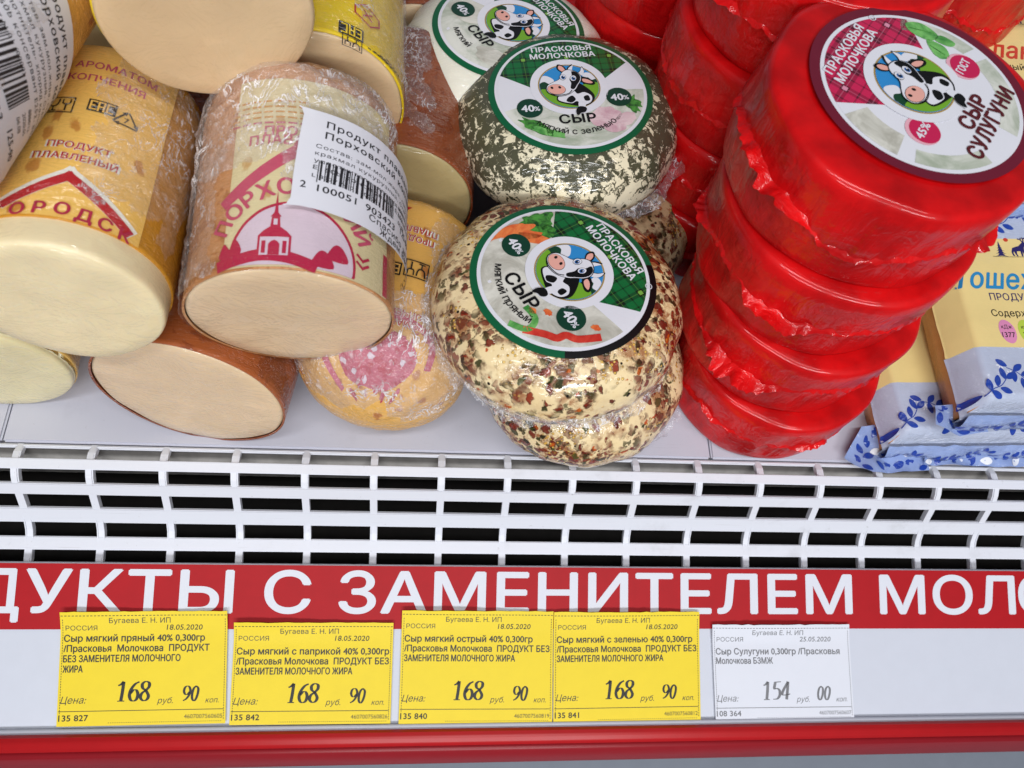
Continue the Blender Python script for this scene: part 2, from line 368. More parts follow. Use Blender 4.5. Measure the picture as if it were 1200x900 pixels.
# ------------------------------------------------------------------ flat printed artwork
_TXT = {}
def text_geo(body, bold=0., shear=0., spacing=1.):
    k = (body, bold, shear, spacing)
    if k not in _TXT:
        c = bpy.data.curves.new('text', 'FONT'); c.body = body; c.size = 1; c.shear = shear
        c.space_character = spacing; c.resolution_u = 3; c.fill_mode = 'NONE'
        o = bpy.data.objects.new('text', c); link(o)
        bpy.context.view_layer.update()
        me = bpy.data.meshes.new_from_object(o.evaluated_get(bpy.context.evaluated_depsgraph_get()))
        nb = [[] for _ in me.vertices]
        for e in me.edges: nb[e.vertices[0]].append(e.vertices[1]); nb[e.vertices[1]].append(e.vertices[0])
        pts = [(v.co.x, v.co.y) for v in me.vertices]; seen = set(); loops = []
        for i in range(len(pts)):
            if i in seen: continue
            lp = [i]; seen.add(i); cur = i
            nxt = i + 1 if i + 1 in nb[i] else (nb[i][0] if nb[i] else None)
            while nxt is not None and nxt not in seen:
                lp.append(nxt); seen.add(nxt); q = [v for v in nb[nxt] if v not in seen]; nxt = q[0] if q else None
            if len(lp) > 2: loops.append([pts[j] for j in lp])
        bpy.data.objects.remove(o); bpy.data.curves.remove(c); bpy.data.meshes.remove(me)
        # fill by winding number, so that outlines which overlap themselves come out as one clean sheet
        vs = [p_ for L in loops for p_ in L]; es = []; o_ = 0
        for L in loops: es += [(o_ + i, o_ + (i + 1) % len(L)) for i in range(len(L))]; o_ += len(L)
        fs = []; ks = None
        if vs:
            cv, ce, cf, *_r = mathutils.geometry.delaunay_2d_cdt([Vector(v) for v in vs], es, [], 0, 1e-6)
            P_ = np.array([tuple(v) for v in cv]); T_ = np.array([tuple(f) for f in cf]); C_ = P_[T_].mean(1)
            A0 = np.array([vs[i] for i, j in es]); B0 = np.array([vs[j] for i, j in es])
            up = (A0[:, 1][None] <= C_[:, 1][:, None]) & (B0[:, 1][None] > C_[:, 1][:, None]); dn = (A0[:, 1][None] > C_[:, 1][:, None]) & (B0[:, 1][None] <= C_[:, 1][:, None])
            side = (B0[:, 0] - A0[:, 0])[None] * (C_[:, 1][:, None] - A0[:, 1][None]) - (C_[:, 0][:, None] - A0[:, 0][None]) * (B0[:, 1] - A0[:, 1])[None]
            wn = (up & (side > 0)).sum(1) - (dn & (side < 0)).sum(1)
            vs = [tuple(v) for v in P_.tolist()]; fs = [tuple(f) for f, w_ in zip(T_.tolist(), wn) if w_ != 0]
        _TXT[k] = (vs, fs, ks)
    return _TXT[k]
def smooth_pts(pts, n=6, closed=True):
    out = []; N = len(pts)
    rng = range(N if closed else N - 1)
    for i in rng:
        g = lambda j: pts[j % N] if closed else pts[max(0, min(N - 1, j))]
        p0, p1, p2, p3 = g(i - 1), g(i), g(i + 1), g(i + 2)
        for k in range(n):
            t = k / n
            out.append(tuple(.5 * (2 * p1[a] + (p2[a] - p0[a]) * t + (2 * p0[a] - 5 * p1[a] + 4 * p2[a] - p3[a]) * t * t + (3 * p1[a] - p0[a] - 3 * p2[a] + p3[a]) * t ** 3) for a in (0, 1)))
    if not closed: out.append(pts[-1])
    return out
class Art:
    def __init__(s): s.items = []; s.T = [Matrix.Identity(3)]; s.mats = []
    def push(s, x=0, y=0, k=1., rot=0., kx=1.):
        c, n = math.cos(rot), math.sin(rot)
        s.T.append(s.T[-1] @ Matrix(((c * k * kx, -n * k, x), (n * k * kx, c * k, y), (0, 0, 1)))); return s
    def pop(s): s.T.pop()
    def raw(s, vs, fs, mat, layer, is_text=False, ks=None):
        t = s.T[-1]; out = []
        for x, y in vs:
            q = t @ Vector((x, y, 1)); out.append((q.x, q.y))
        if mat not in s.mats: s.mats.append(mat)
        s.items.append((out, fs, s.mats.index(mat), layer, is_text, ks))
    def poly(s, pts, mat, layer, smooth=0):
        if smooth: pts = smooth_pts(pts, smooth)
        s.raw(pts, [tuple(range(len(pts)))], mat, layer)
    def rect(s, x0, y0, x1, y1, mat, layer): s.poly([(x0, y0), (x1, y0), (x1, y1), (x0, y1)], mat, layer)
    def ell(s, x, y, rx, ry, mat, layer, rot=0., n=40):
        c, q = math.cos(rot), math.sin(rot)
        s.poly([(x + c * rx * math.cos(a) - q * ry * math.sin(a), y + q * rx * math.cos(a) + c * ry * math.sin(a)) for a in [2 * math.pi * i / n for i in range(n)]], mat, layer)
    def ring(s, x, y, r0, r1, mat, layer, a0=0., a1=360., n=72):
        vs = []; fs = []
        for i in range(n + 1):
            a = R_(a0 + (a1 - a0) * i / n); vs += [(x + r0 * math.cos(a), y + r0 * math.sin(a)), (x + r1 * math.cos(a), y + r1 * math.sin(a))]
        for i in range(n): fs.append((2 * i, 2 * i + 1, 2 * i + 3, 2 * i + 2))
        s.raw(vs, fs, mat, layer)
    def stroke(s, pts, wd, mat, layer, smooth=0, closed=False, wfun=None):
        if smooth: pts = smooth_pts(pts, smooth, closed)
        if closed: pts = list(pts) + [pts[0]]
        if not smooth and not wfun and len(pts) < 9:
            for i, (a, b) in enumerate(zip(pts, pts[1:])):
                dx, dy = b[0] - a[0], b[1] - a[1]; L = math.hypot(dx, dy) or 1; ux, uy = dx / L * wd / 2, dy / L * wd / 2
                if len(pts) == 2: ex, ey = 0, 0
                else: ex, ey = ux, uy
                s.raw([(a[0] - ex - uy, a[1] - ey + ux), (a[0] - ex + uy, a[1] - ey - ux), (b[0] + ex + uy, b[1] + ey - ux), (b[0] + ex - uy, b[1] + ey + ux)], [(0, 1, 2, 3)], mat, layer + .05 * i)
            return
        vs = []; fs = []; N = len(pts)
        for i, (x, y) in enumerate(pts):
            a = pts[max(0, i - 1)]; b = pts[min(N - 1, i + 1)]
            if closed and i in (0, N - 1): a, b = pts[-2], pts[1]
            dx, dy = b[0] - a[0], b[1] - a[1]; L = math.hypot(dx, dy) or 1
            k = (wfun(dx / L, dy / L, i / (N - 1)) if wfun else wd) / 2
            vs += [(x - dy / L * k, y + dx / L * k), (x + dy / L * k, y - dx / L * k)]
        for i in range(N - 1): fs.append((2 * i, 2 * i + 1, 2 * i + 3, 2 * i + 2))
        s.raw(vs, fs, mat, layer)
    def text(s, body, x, y, size, mat, layer, align='L', bold=0., shear=0., rot=0., sx=1., spacing=1., fit=None):
        if bold: spacing = spacing + bold * 1.5
        vs, fs, ks = text_geo(body, 0., shear, spacing)
        if not vs: return
        x0 = min(v[0] for v in vs); x1 = max(v[0] for v in vs)
        if fit: sx = fit / ((x1 - x0) * size)
        ox = {'L': -x0, 'C': -(x0 + x1) / 2, 'R': -x1}[align]
        # heavier lettering: the same outline laid again a hair to each side
        offs = [(0, 0)] if not bold else [(-bold, 0), (bold, 0), (0, bold * .8), (0, -bold * .8)]
        if bold > .045: offs += [(-.7 * bold, .7 * bold), (.7 * bold, .7 * bold), (-.7 * bold, -.7 * bold), (.7 * bold, -.7 * bold)]
        s.push(x, y, size, rot)
        for i, (p, q) in enumerate(offs): s.raw([((a + ox) * sx + p, b + q) for a, b in vs], fs, mat, layer + i * .09, True, ks)
        s.pop()
        return (x1 - x0) * size * sx
    def arc_text(s, body, cx_, cy_, r, a_mid, size, mat, layer, bold=0., sx=1., inside=False):
        # letters set one by one along a circle; inside=True reads left to right along the bottom
        ws = []
        for ch in body:
            vs = text_geo(ch)[0] if ch != ' ' else []
            ws.append((max(v[0] for v in vs) - min(v[0] for v in vs) + .09) * size * sx if vs else .3 * size * sx)
        pos = -sum(ws) / 2
        for ch, wd in zip(body, ws):
            mid = (pos + wd / 2) / r; pos += wd
            if ch == ' ': continue
            if inside: a = R_(a_mid) + mid; rt = a + math.pi / 2
            else: a = R_(a_mid) - mid; rt = a - math.pi / 2
            s.text(ch, cx_ + r * math.cos(a), cy_ + r * math.sin(a), size, mat, layer, 'C', bold, 0, rt, sx)
    def build(s, name, fmap, parent, cut=None, dz=5e-5):
        # lays every piece on the surface fmap(x, y, height) describes; cut = facet size for curved surfaces
        bm = bmesh.new(); uv = bm.loops.layers.uv.new('UVMap')
        def lay(texts):
            for vs, fs, mi, layer, tx, ks in s.items:
                if tx != texts: continue
                b = [bm.verts.new((x, y, layer + (ks[i] * .03 if ks else 0))) for i, (x, y) in enumerate(vs)]
                for f in fs:
                    try: q = bm.faces.new([b[i] for i in f]); q.material_index = mi
                    except ValueError: pass
        lay(False)
        if cut and bm.verts:
            xs = [v.co.x for v in bm.verts]; ys = [v.co.y for v in bm.verts]
            for ax, lo, hi, st in ((0, min(xs), max(xs), cut[0]), (1, min(ys), max(ys), cut[1])):
                k = math.floor(lo / st) + 1
                while k * st < hi:
                    co = [0, 0, 0]; no = [0, 0, 0]; co[ax] = k * st + 1.3e-6; no[ax] = 1
                    bmesh.ops.bisect_plane(bm, geom=bm.verts[:] + bm.edges[:] + bm.faces[:], plane_co=co, plane_no=no, dist=1e-7); k += 1
        lay(True)
        bmesh.ops.triangulate(bm, faces=[f for f in bm.faces if len(f.verts) > 4])
        bm.normal_update()
        for f in bm.faces:
            if f.normal.z < 0: f.normal_flip()
            for l in f.loops: l[uv].uv = (l.vert.co.x, l.vert.co.y)
        for v in bm.verts: v.co = fmap(v.co.x, v.co.y, v.co.z * dz + 1.2e-4)
        return mesh_obj(name, bm, [M[k] for k in s.mats], parent, True, False)

# ------------------------------------------------------------------ the setting: cooler deck, duct, cabinet
def setting(name, bm, m, smooth=False):
    o = mesh_obj(name, bm, m, None, smooth); o['kind'] = 'structure'; return o
def panel(x0, x1):
    bm = bmesh.new(); bx(bm, (x0, -.0006, -.0035), (x1, .42, 0))
    bmesh.ops.bevel(bm, geom=bm.edges[:], offset=.0007, segments=2, affect='EDGES'); return bm
setting('shelf', panel(-.45, -.1868), M['shelf']); setting('shelf', panel(-.1863, .0803), M['shelf']); setting('shelf', panel(.0808, .45), M['shelf'])
bm = bmesh.new(); extrude_profile(bm, [(-.0008, -.0037), (-.0062, -.0100), (-.0070, -.0150), (-.0055, -.0152), (.001, -.006), (.004, -.0037)], -.5, .5); setting('shelf_front_lip', bm, M['lip'])
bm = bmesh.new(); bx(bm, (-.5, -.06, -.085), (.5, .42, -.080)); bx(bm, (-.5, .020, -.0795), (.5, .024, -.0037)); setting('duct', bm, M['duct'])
bm = bmesh.new(); bx(bm, (-.6, .42, -.09), (.6, .43, .32)); setting('cabinet_back', bm, M['grey_panel'])

# ------------------------------------------------------------------ air grille
GP = [(-.0012, -.0002), (-.0045, .0009), (-.0077, .0014), (-.0106, .0007), (-.0135, -.0012), (-.0157, -.0034), (-.0177, -.0070), (-.0199, -.0107),
      (-.0220, -.0141), (-.0248, -.0186), (-.0275, -.0215), (-.0302, -.0233), (-.0338, -.0241), (-.0379, -.0250), (-.0400, -.0262)]
def gprof(i0, i1, th):
    top = [GP[i] for i in range(i0, i1 + 1)]; bot = []
    for i in range(i1, i0 - 1, -1):
        a = GP[max(0, i - 1)]; b = GP[min(len(GP) - 1, i + 1)]
        dy, dz = b[0] - a[0], b[1] - a[1]; L = math.hypot(dy, dz); nx, nz = dz / L, -dy / L
        if nz < 0: nx, nz = -nx, -nz
        bot.append((GP[i][0] - nx * th, GP[i][1] - nz * th))
    return top + bot
gr = empty('air_grille', (0, 0, 0), 'white plastic air grille with curved ribs in front of the shelf', 'grille')
X0 = -.1867 + .0005
for k in range(-4, 21):
    x = X0 + .00656 + .02541 * (k - 0)
    bm = bmesh.new(); extrude_profile(bm, gprof(0, len(GP) - 1, .0022), x - .00135, x + .00135)
    bmesh.ops.bevel(bm, geom=[e for e in bm.edges if abs(e.verts[0].co.x - e.verts[1].co.x) < 1e-7], offset=.0004, segments=2, affect='EDGES')
    mesh_obj('rib', bm, M['white_plastic'], gr, False)
for i0, i1 in ((0, 0), (2, 3), (5, 6), (8, 9), (11, 12)):
    bm = bmesh.new()
    if i0 == i1: prof = [(-.0011, -.0004), (-.0022, .0001), (-.0026, -.0003), (-.0026, -.0016), (-.0012, -.0016)]
    else:
        q = gprof(i0, i1, .0012); prof = [(y, z + .00004) for y, z in q]; ym = sum(y for y, z in prof) / 4; zm = sum(z for y, z in prof) / 4; prof = [(ym + (y - ym) * 1.33, zm + (z - zm) * 1.33) for y, z in prof]
    extrude_profile(bm, prof, -.30, .34)
    bmesh.ops.bevel(bm, geom=[e for e in bm.edges if abs(e.verts[0].co.x - e.verts[1].co.x) > .1], offset=.0003, segments=2, affect='EDGES')
    mesh_obj('cross_bar', bm, M['white_plastic'], gr, False)

# ------------------------------------------------------------------ price rail
RY, RZ, RA = -.0402, -.0208, R_(18)
RD = Vector((0, -math.cos(RA), -math.sin(RA))); RN = Vector((0, -math.sin(RA), math.cos(RA))); RE = Vector((0, RY, RZ))
def rp(px, py):
    d = WR @ Vector((px - 600, py - 450, F_PX)); t = (RE - CAM_POS).dot(RN) / d.dot(RN); q = CAM_POS + d * t
    return q.x, -(q - RE).dot(RD)
def rmap(x, y, h): return Vector((x, 0, 0)) + RE - RD * y + RN * h
yb = rp(600, 737)[1]; yl = rp(600, 847)[1]; yr0 = rp(600, 852)[1]
rail = empty('price_rail', RE, 'white price rail with a red rounded bumper along its lower edge', 'price rail')
def rail_prof(pts): return [tuple((Vector((0, 0, 0)) - RD * y + RN * h)[1:]) for y, h in pts]
bm = bmesh.new(); extrude_profile(bm, rail_prof([(.0003, -.0004), (yl - .006, -.0004), (yl - .006, -.003), (.0003, -.003)]), -.32, .34); mesh_obj('backing', bm, M['rail_white'], rail, False)
bm = bmesh.new(); extrude_profile(bm, rail_prof([(yl + .0004, -.0002), (yl + .0003, .0010), (yl - .0006, .0014), (yl - .0016, .0012), (yl - .0016, -.0002)]), -.32, .34); mesh_obj('lip', bm, M['rail_white'], rail)
b0 = yr0; pr = [(b0 + .0004, -.004), (b0 + .0002, .0030), (b0 - .0006, .0038), (b0 - .0030, .0041), (b0 - .0050, .0036), (b0 - .0056, .0024), (b0 - .0050, -.004)]
bm = bmesh.new(); extrude_profile(bm, rail_prof(pr), -.32, .34)
bmesh.ops.bevel(bm, geom=[e for e in bm.edges if abs(e.verts[0].co.x - e.verts[1].co.x) > .1], offset=.0005, segments=2, affect='EDGES')
mesh_obj('bumper', bm, M['red_plastic'], rail)
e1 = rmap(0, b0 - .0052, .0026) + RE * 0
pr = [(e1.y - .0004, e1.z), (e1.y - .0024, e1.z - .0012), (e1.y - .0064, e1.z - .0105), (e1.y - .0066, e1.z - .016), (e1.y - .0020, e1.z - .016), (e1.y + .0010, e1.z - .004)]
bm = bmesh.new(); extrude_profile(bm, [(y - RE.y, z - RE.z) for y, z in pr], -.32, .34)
mesh_obj('bumper_underside', bm, M['red_shaded'], rail)  # lower face of the bumper, shade painted as a darker red
bm = bmesh.new(); bx(bm, (-.5, e1.y - .030, e1.z - .25), (.5, e1.y + .004, e1.z - .022)); setting('cabinet_front', bm, M['grey_panel'])

# banner strip: white capitals on red paper
def rail_thing(name, art, label, cat, group=None, fm=rmap, off=.0):
    o = art.build(name, lambda x, y, h: fm(x, y, h + off), None); tag(o, label, cat, group); return o
A = Art()
A.poly([(-.31, .0), (.33, .0), (.33, yb), (-.31, yb)], 'banner_red', 0)
u0 = rp(27, 727); u1 = rp(1190, 727); cap = .0153
ybase = rp(560, 728)[1]
base = -.0175
wd = u1[0] - u0[0]
A.text('УКТЫ С ЗАМЕНИТЕЛЕМ МОЛ', u0[0], base, cap / .727, 'paper', 1, 'L', .020, 0, 0, 1, 1, wd)
A.text('ПРОД', u0[0] - .0022, base, cap / .727, 'paper', 1, 'R', .020)
A.text('ОЧНОГО ЖИРА', u1[0] + .0022, base, cap / .727, 'paper', 1, 'L', .020)
rail_thing('banner', A, 'long red paper banner with large white capitals along the price rail', 'banner')

def clampseq(*pts): return list(pts)
DIG = {'1': [[(.06, .80), (.20, .86), (.34, 1.0)], [(.34, 1.0), (.29, .5), (.22, .02)], [(.04, .0), (.40, .0)]],
       '6': [[(.58, .98), (.36, .86), (.16, .58), (.09, .28), (.17, .05), (.32, .0), (.46, .10), (.52, .34), (.44, .54), (.30, .56), (.14, .40)]],
       '8': [[(.36, .54), (.20, .66), (.18, .86), (.34, .99), (.52, .92), (.52, .72), (.36, .54), (.16, .38), (.10, .16), (.24, .01), (.42, .06), (.50, .26), (.36, .54)]],
       '9': [[(.06, .02), (.28, .14), (.48, .42), (.55, .72), (.47, .95), (.32, 1.0), (.18, .90), (.12, .66), (.20, .46), (.34, .44), (.50, .60)]],
       '0': [[(.38, 1.0), (.22, .84), (.12, .5), (.12, .16), (.24, .0), (.38, .14), (.50, .5), (.52, .84), (.38, 1.0)]],
       '5': [[(.22, .98), (.58, 1.0)], [(.24, .98), (.16, .62), (.34, .62), (.48, .48), (.46, .22), (.30, .04), (.06, .02)]],
       '4': [[(.46, 1.0), (.06, .30), (.56, .30)], [(.46, 1.0), (.40, .5), (.32, .0)]]}
def digits(A, s_, x, y, hgt, mat, layer, wide=1.):
    for ch in s_:
        for st in DIG[ch]:
            A.push(x, y, hgt); big = max(abs(st[-1][1] - st[0][1]), 0) > .2 or len(st) > 3
            A.stroke([(a * wide, b) for a, b in st], .1, mat, layer, 8 if len(st) > 2 else 0, False, (lambda dx, dy, t: .045 + .125 * abs(dy) ** 1.3)); A.pop()
        x += hgt * .56 * wide
def tag_thing(corners, mat, fold, lines, ids, date, price, label, hdr, group):
    (tlx, tly), (trx, trY), (brx, bry), (blx, bly) = [rp(*c) for c in corners]
    W = ((trx - tlx) + (brx - blx)) / 2; H = ((tly - bly) + (trY - bry)) / 2
    A = Art(); ink = 'ink' if mat == 'yellow' else 'ink_grey'; soft = 'ink_soft' if mat == 'yellow' else 'ink_grey'
    k = .012; n = 24
    top = [(W * i / n, H + .0003 * n3(i * .9, tlx * 90, 1)) for i in range(n + 1)]
    A.poly([(W, 0)] + top[::-1] + [(0, 0)], mat, 0)
    for i in range(46):                                       # dashed cutting lines
        x = W * (i + .2) / 46; A.rect(x, H - .0016, x + W / 46 * .62, H - .00135, ink, 1)
    for i in range(40):
        y = H * .04 + (H * .9) * i / 40
        for xx in (W * .012, W * .985): A.rect(xx, y, xx + .00022, y + H * .9 / 40 * .62, soft, 1)
    A.text(hdr, W * .47, H - .0042, .0026, soft, 1, 'C', .004, 0, 0, 1.05)
    A.text('РОССИЯ', W * .03, H - .0068, .0024, soft, 1, 'L', .0, 0, 0, 1.12)
    A.text(date, W * .63, H - .0068, .0027, ink, 1, 'L', .008, .12, 0, 1.1)
    y = H - .0118 if len(lines) < 4 else H - .0108
    for i, ln in enumerate(lines):
        A.text(ln, W * .022, y - i * .0036, .0033, soft if mat != 'yellow' else 'ink_soft', 1, 'L', .026, 0, 0, 1, .97, min(W * .955, len(ln) * (W / 34.5)))
    py = H * .20
    A.text('Цена:', W * .015, py - .0002, .0034, soft, 1, 'L', 0, .28)
    digits(A, price[0], W * .345, py + .0004, .0068, ink, 1)
    A.text('руб.', W * .585, py - .0006, .0029, soft, 1, 'L', 0, .28)
    digits(A, price[1], W * .735, py + .0001, .0052, ink, 1)
    A.text('коп.', W * .875, py - .0006, .0026, soft, 1, 'L', 0, .28)
    A.rect(0.0004, H * .125, W * .985, H * .125 + .00022, ink, 1)
    A.text(ids[0], W * .01, H * .045, .0029, ink, 1, 'L', .02, 0, 0, 1.1)
    A.text(ids[1], W * .98, H * .05, .0021, soft, 1, 'R')
    for i in range(52):
        x = W * (.30 + .68 * i / 52); A.rect(x, H * .022, x + W * .006, H * .022 + .00018, soft, 1)
    ang = math.atan2(trY - tly, trx - tlx) * .5 + math.atan2(bry - bly, brx - blx) * .5
    ph = tlx * 300
    def fm(x, y, h):
        c, s = math.cos(ang), math.sin(ang)
        X = blx + x * c - y * s + (tlx - blx) * (y / H) * .8; Y = bly + x * s + y * c
        lift = max(0, (y - H * .78) / H) ** 1.5
        curl = .0165 * lift * (.75 + .35 * math.sin(x / W * 5 + ph))
        return rmap(X, Y, h + .0006 + curl)
    o = A.build('price_tag', fm, None, (.004, .0008))
    tag(o, label, 'price tag', group)
G5 = 'price tags in the rail'
HD = 'Бугаева Е. Н. ИП'
tag_thing([(73, 718), (268, 715), (264, 849), (67, 851)], 'yellow', 1, ['Сыр мягкий пряный 40% 0,300гр', '/Прасковья  Молочкова  ПРОДУКТ', 'БЕЗ ЗАМЕНИТЕЛЯ МОЛОЧНОГО', 'ЖИРА'], ('135 827', '4607007560605'), '18.05.2020', ('168', '90'),
          'yellow price tag numbered 135 827, farthest left, its text in four lines', HD, G5)
tag_thing([(275, 729), (460, 729), (458, 848), (269, 849)], 'yellow', 1, ['Сыр мягкий с паприкой 40% 0,300гр', '/Прасковья Молочкова  ПРОДУКТ БЕЗ', 'ЗАМЕНИТЕЛЯ МОЛОЧНОГО ЖИРА'], ('135 842', '4607007560826'), '18.05.2020', ('168', '90'),
          'yellow price tag numbered 135 842 for cheese with paprika', HD, G5)
tag_thing([(470, 714), (647, 716), (646, 847), (467, 848)], 'yellow', 1, ['Сыр мягкий острый 40% 0,300гр', '/Прасковья Молочкова  ПРОДУКТ БЕЗ', 'ЗАМЕНИТЕЛЯ МОЛОЧНОГО ЖИРА'], ('135 840', '4607007560819'), '18.05.2020', ('168', '90'),
          'yellow price tag numbered 135 840 below the spiced cheese', HD, G5)
tag_thing([(649, 718), (817, 716), (822, 845), (648, 847)], 'yellow', 1, ['Сыр мягкий с зеленью 40% 0,300гр', '/Прасковья Молочкова  ПРОДУКТ БЕЗ', 'ЗАМЕНИТЕЛЯ МОЛОЧНОГО ЖИРА'], ('135 841', '4607007560812'), '18.05.2020', ('168', '90'),
          'yellow price tag numbered 135 841, next to the white tag', HD, G5)
tag_thing([(832, 731), (992, 731), (1000, 842), (838, 844)], 'paper', 0, ['Сыр Сулугуни 0,300гр /Прасковья', 'Молочкова БЗМЖ'], ('108 364', '4607007560607'), '25.05.2020', ('154', '00'),
          'white price tag showing 154, the only tag not yellow', HD, G5)
#PART3
# ------------------------------------------------------------------ processed cheese chubs
class Chub:
    def __init__(s, label, C, n, r, L, side, cut, lead=0., dome=False, seed=0, back=.007, group='cut chubs of processed cheese', rough=1., core=None):
        s.C = Vector(C); s.r = r; s.L = L; s.seed = seed; s.rough = rough; s.dome = dome; s.lead = lead; s.back = back
        s.a = unit(-Vector(n)); s.x = unit(s.a.cross(Vector((0, 0, 1)))); s.u = s.x.cross(s.a)
        s.root = empty('cheese_chub', s.C, label, 'cheese', group)
        nt = 112
        # casing
        ts = [lead + (L - lead) * (i / 46) for i in range(47)]
        if dome: ts = [L * (i / 60) ** 1.6 for i in range(61)]
        bm = bmesh.new(); rows = []
        for t in ts:
            rows.append([bm.verts.new(s.loc(2 * math.pi * j / nt - math.pi, t, 0)) for j in range(nt)])
        if not dome and lead >= 0:                            # thin casing edge turned in at the cut
            rows.insert(0, [bm.verts.new(s.loc(2 * math.pi * j / nt - math.pi, lead + .0002, -.0007)) for j in range(nt)])
        for a, b in zip(rows, rows[1:]):
            for j in range(nt): k = (j + 1) % nt; bm.faces.new((a[j], a[k], b[k], b[j]))
        bm.faces.new(rows[-1])
        if dome: bm.faces.new(rows[0][::-1])
        mesh_obj('casing', bm, M[side], s.root)
        if not dome:
            bm = bmesh.new(); rows = []
            if lead > .002: rows += [[bm.verts.new(s.loc(2 * math.pi * j / nt - math.pi, t, -.0005)) for j in range(nt)] for t in (lead + .002, lead * .6, .0022)]
            for rr, t in ((.993, .0012), (.98, .0004), (.955, .0), (.8, -.0002), (.6, -.0001), (.4, .0), (.2, -.0001)):
                row = []
                for j in range(nt):
                    ph = 2 * math.pi * j / nt - math.pi; q = s.R(ph, lead + .001) - .0005
                    d = s.x * math.sin(ph) + s.u * math.cos(ph); p = d * (q * rr)
                    row.append(bm.verts.new(p + s.a * (t + .0005 * n3(p.x * 90 + seed, p.y * 90, p.z * 90))))
                rows.append(row)
            for a, b in zip(rows, rows[1:]):
                for j in range(nt): k = (j + 1) % nt; bm.faces.new((a[j], a[k], b[k], b[j]))
            bm.faces.new(rows[-1]); o = mesh_obj('cut_end', bm, M[cut], s.root)
    def R(s, ph, t):
        q = t / s.L
        r = s.r * (1 + .012 * n3(math.sin(ph) * 1.3 + s.seed, math.cos(ph) * 1.3, t * 25))
        r += s.rough * .00006 * n3(math.sin(ph) * 6 + s.seed, math.cos(ph) * 6, t * 240)
        e = (s.L - t) / s.back
        if e < 1: r *= .70 + .30 * math.sqrt(max(0, 1 - (1 - e) ** 2)); r += .0007 * n3(ph * 9, s.seed, 2) * (1 - e)
        if s.dome:
            e = t / .019
            if e < 1:
                k = math.sqrt(max(0, 1 - (1 - e) ** 2)) * .86 + .14 * e; r *= max(k, .02)
                r += (.0022 * n3(ph * 2.7 + s.seed, 5, t * 60) + .0010 * n3(math.cos(ph) * 7, math.sin(ph) * 7, t * 120)) * (1 - e) * min(1, t / .004 + .25)
        return r
    def loc(s, ph, t, h):
        return (s.x * math.sin(ph) + s.u * math.cos(ph)) * (s.R(ph, t) + h) + s.a * t
    def map(s, x, t, h): return s.loc(x / s.r, t, h * 1.5 + .00025)
    def px(s, X, Y):                                          # photograph point -> (arc length, distance along) on this chub
        d = WR @ Vector((X - 600, Y - 450, F_PX)); o = CAM_POS - s.C
        dd = d - s.a * d.dot(s.a); oo = o - s.a * o.dot(s.a)
        A_, B_, C_ = dd.dot(dd), 2 * dd.dot(oo), oo.dot(oo) - s.r ** 2
        disc = max(0, B_ * B_ - 4 * A_ * C_); t = (-B_ - math.sqrt(disc)) / (2 * A_); q = o + d * t
        return math.atan2(q.dot(s.x), q.dot(s.u)) * s.r, q.dot(s.a)
    def put(s, art, name='printed_label', extra=0.):
        return art.build(name, lambda x, y, h: s.map(x, y, h + extra), s.root, (.0022, .0035))

def cling(c, t0, t1, ph0, ph1, amp=.0012, seed=0, lift=.0006, mat='cling'):
    # a crumpled sheet of clear film lying loosely over part of a chub
    bm = bmesh.new(); ni = int((ph1 - ph0) * c.r / .0007); nj = int((t1 - t0) / .0007); rows = []
    for i in range(ni + 1):
        row = []
        for j in range(nj + 1):
            u, v = i / ni, j / nj; edge = min(1, 6 * min(u, 1 - u)) * min(1, 6 * min(v, 1 - v) + (.0 if t0 > .001 else 1))
            wob = .012 * n3(u * 5 + seed, v * 5, 3)
            ph = ph0 + (ph1 - ph0) * (u + wob); tt = min(c.L, t0 + (t1 - t0) * (v + .06 * n3(u * 6, v * 3 + seed, 9)))
            x, y = ph * c.r * 1000, tt * 1000
            wr = abs(n3(x * .10 + seed, y * .17, 1)) * .9 + abs(n3(x * .28 + .1 * y, y * .24 - .16 * x, seed)) * .65 + abs(n3(x * .6 - .3 * y, y * .5 + .2 * x, seed + 4)) * .3
            row.append(bm.verts.new(c.loc(ph, max(.0, tt), lift + amp * wr * edge)))
        rows.append(row)
    for a, b in zip(rows, rows[1:]):
        for j in range(nj): bm.faces.new((a[j], a[j + 1], b[j + 1], b[j]))
    kill = []
    for k, f in enumerate(bm.faces):
        u, v = (k // nj + .5) / ni, (k % nj + .5) / nj; e = min(u, 1 - u, 1 - v, v if t0 > .003 else 1)
        if e < .10 + .13 * n3(u * 7 + seed, v * 7, 2) + .05 * n3(u * 23, v * 23, seed): kill.append(f)
    bmesh.ops.delete(bm, geom=kill, context='FACES')
    return mesh_obj('cling_film', bm, M[mat], c.root)
def eac(A, x, y, h, ink, bg=None, rot=0.):
    A.push(x, y, h, rot); k = ink
    if bg: A.rect(-.95, -.62, .95, .62, ink, 3); k = bg
    W = .13
    A.stroke([(-.40, .42), (-.75, .42), (-.75, -.42), (-.40, -.42)], W, k, 4); A.stroke([(-.75, 0), (-.45, 0)], W, k, 4)
    A.stroke([(-.22, -.48), (-.22, .42), (.14, .42), (.14, -.48)], W, k, 4); A.stroke([(-.22, -.05), (.14, -.05)], W, k, 4)
    A.stroke([(.72, .42), (.36, .42), (.36, -.42), (.72, -.42)], W, k, 4); A.pop()
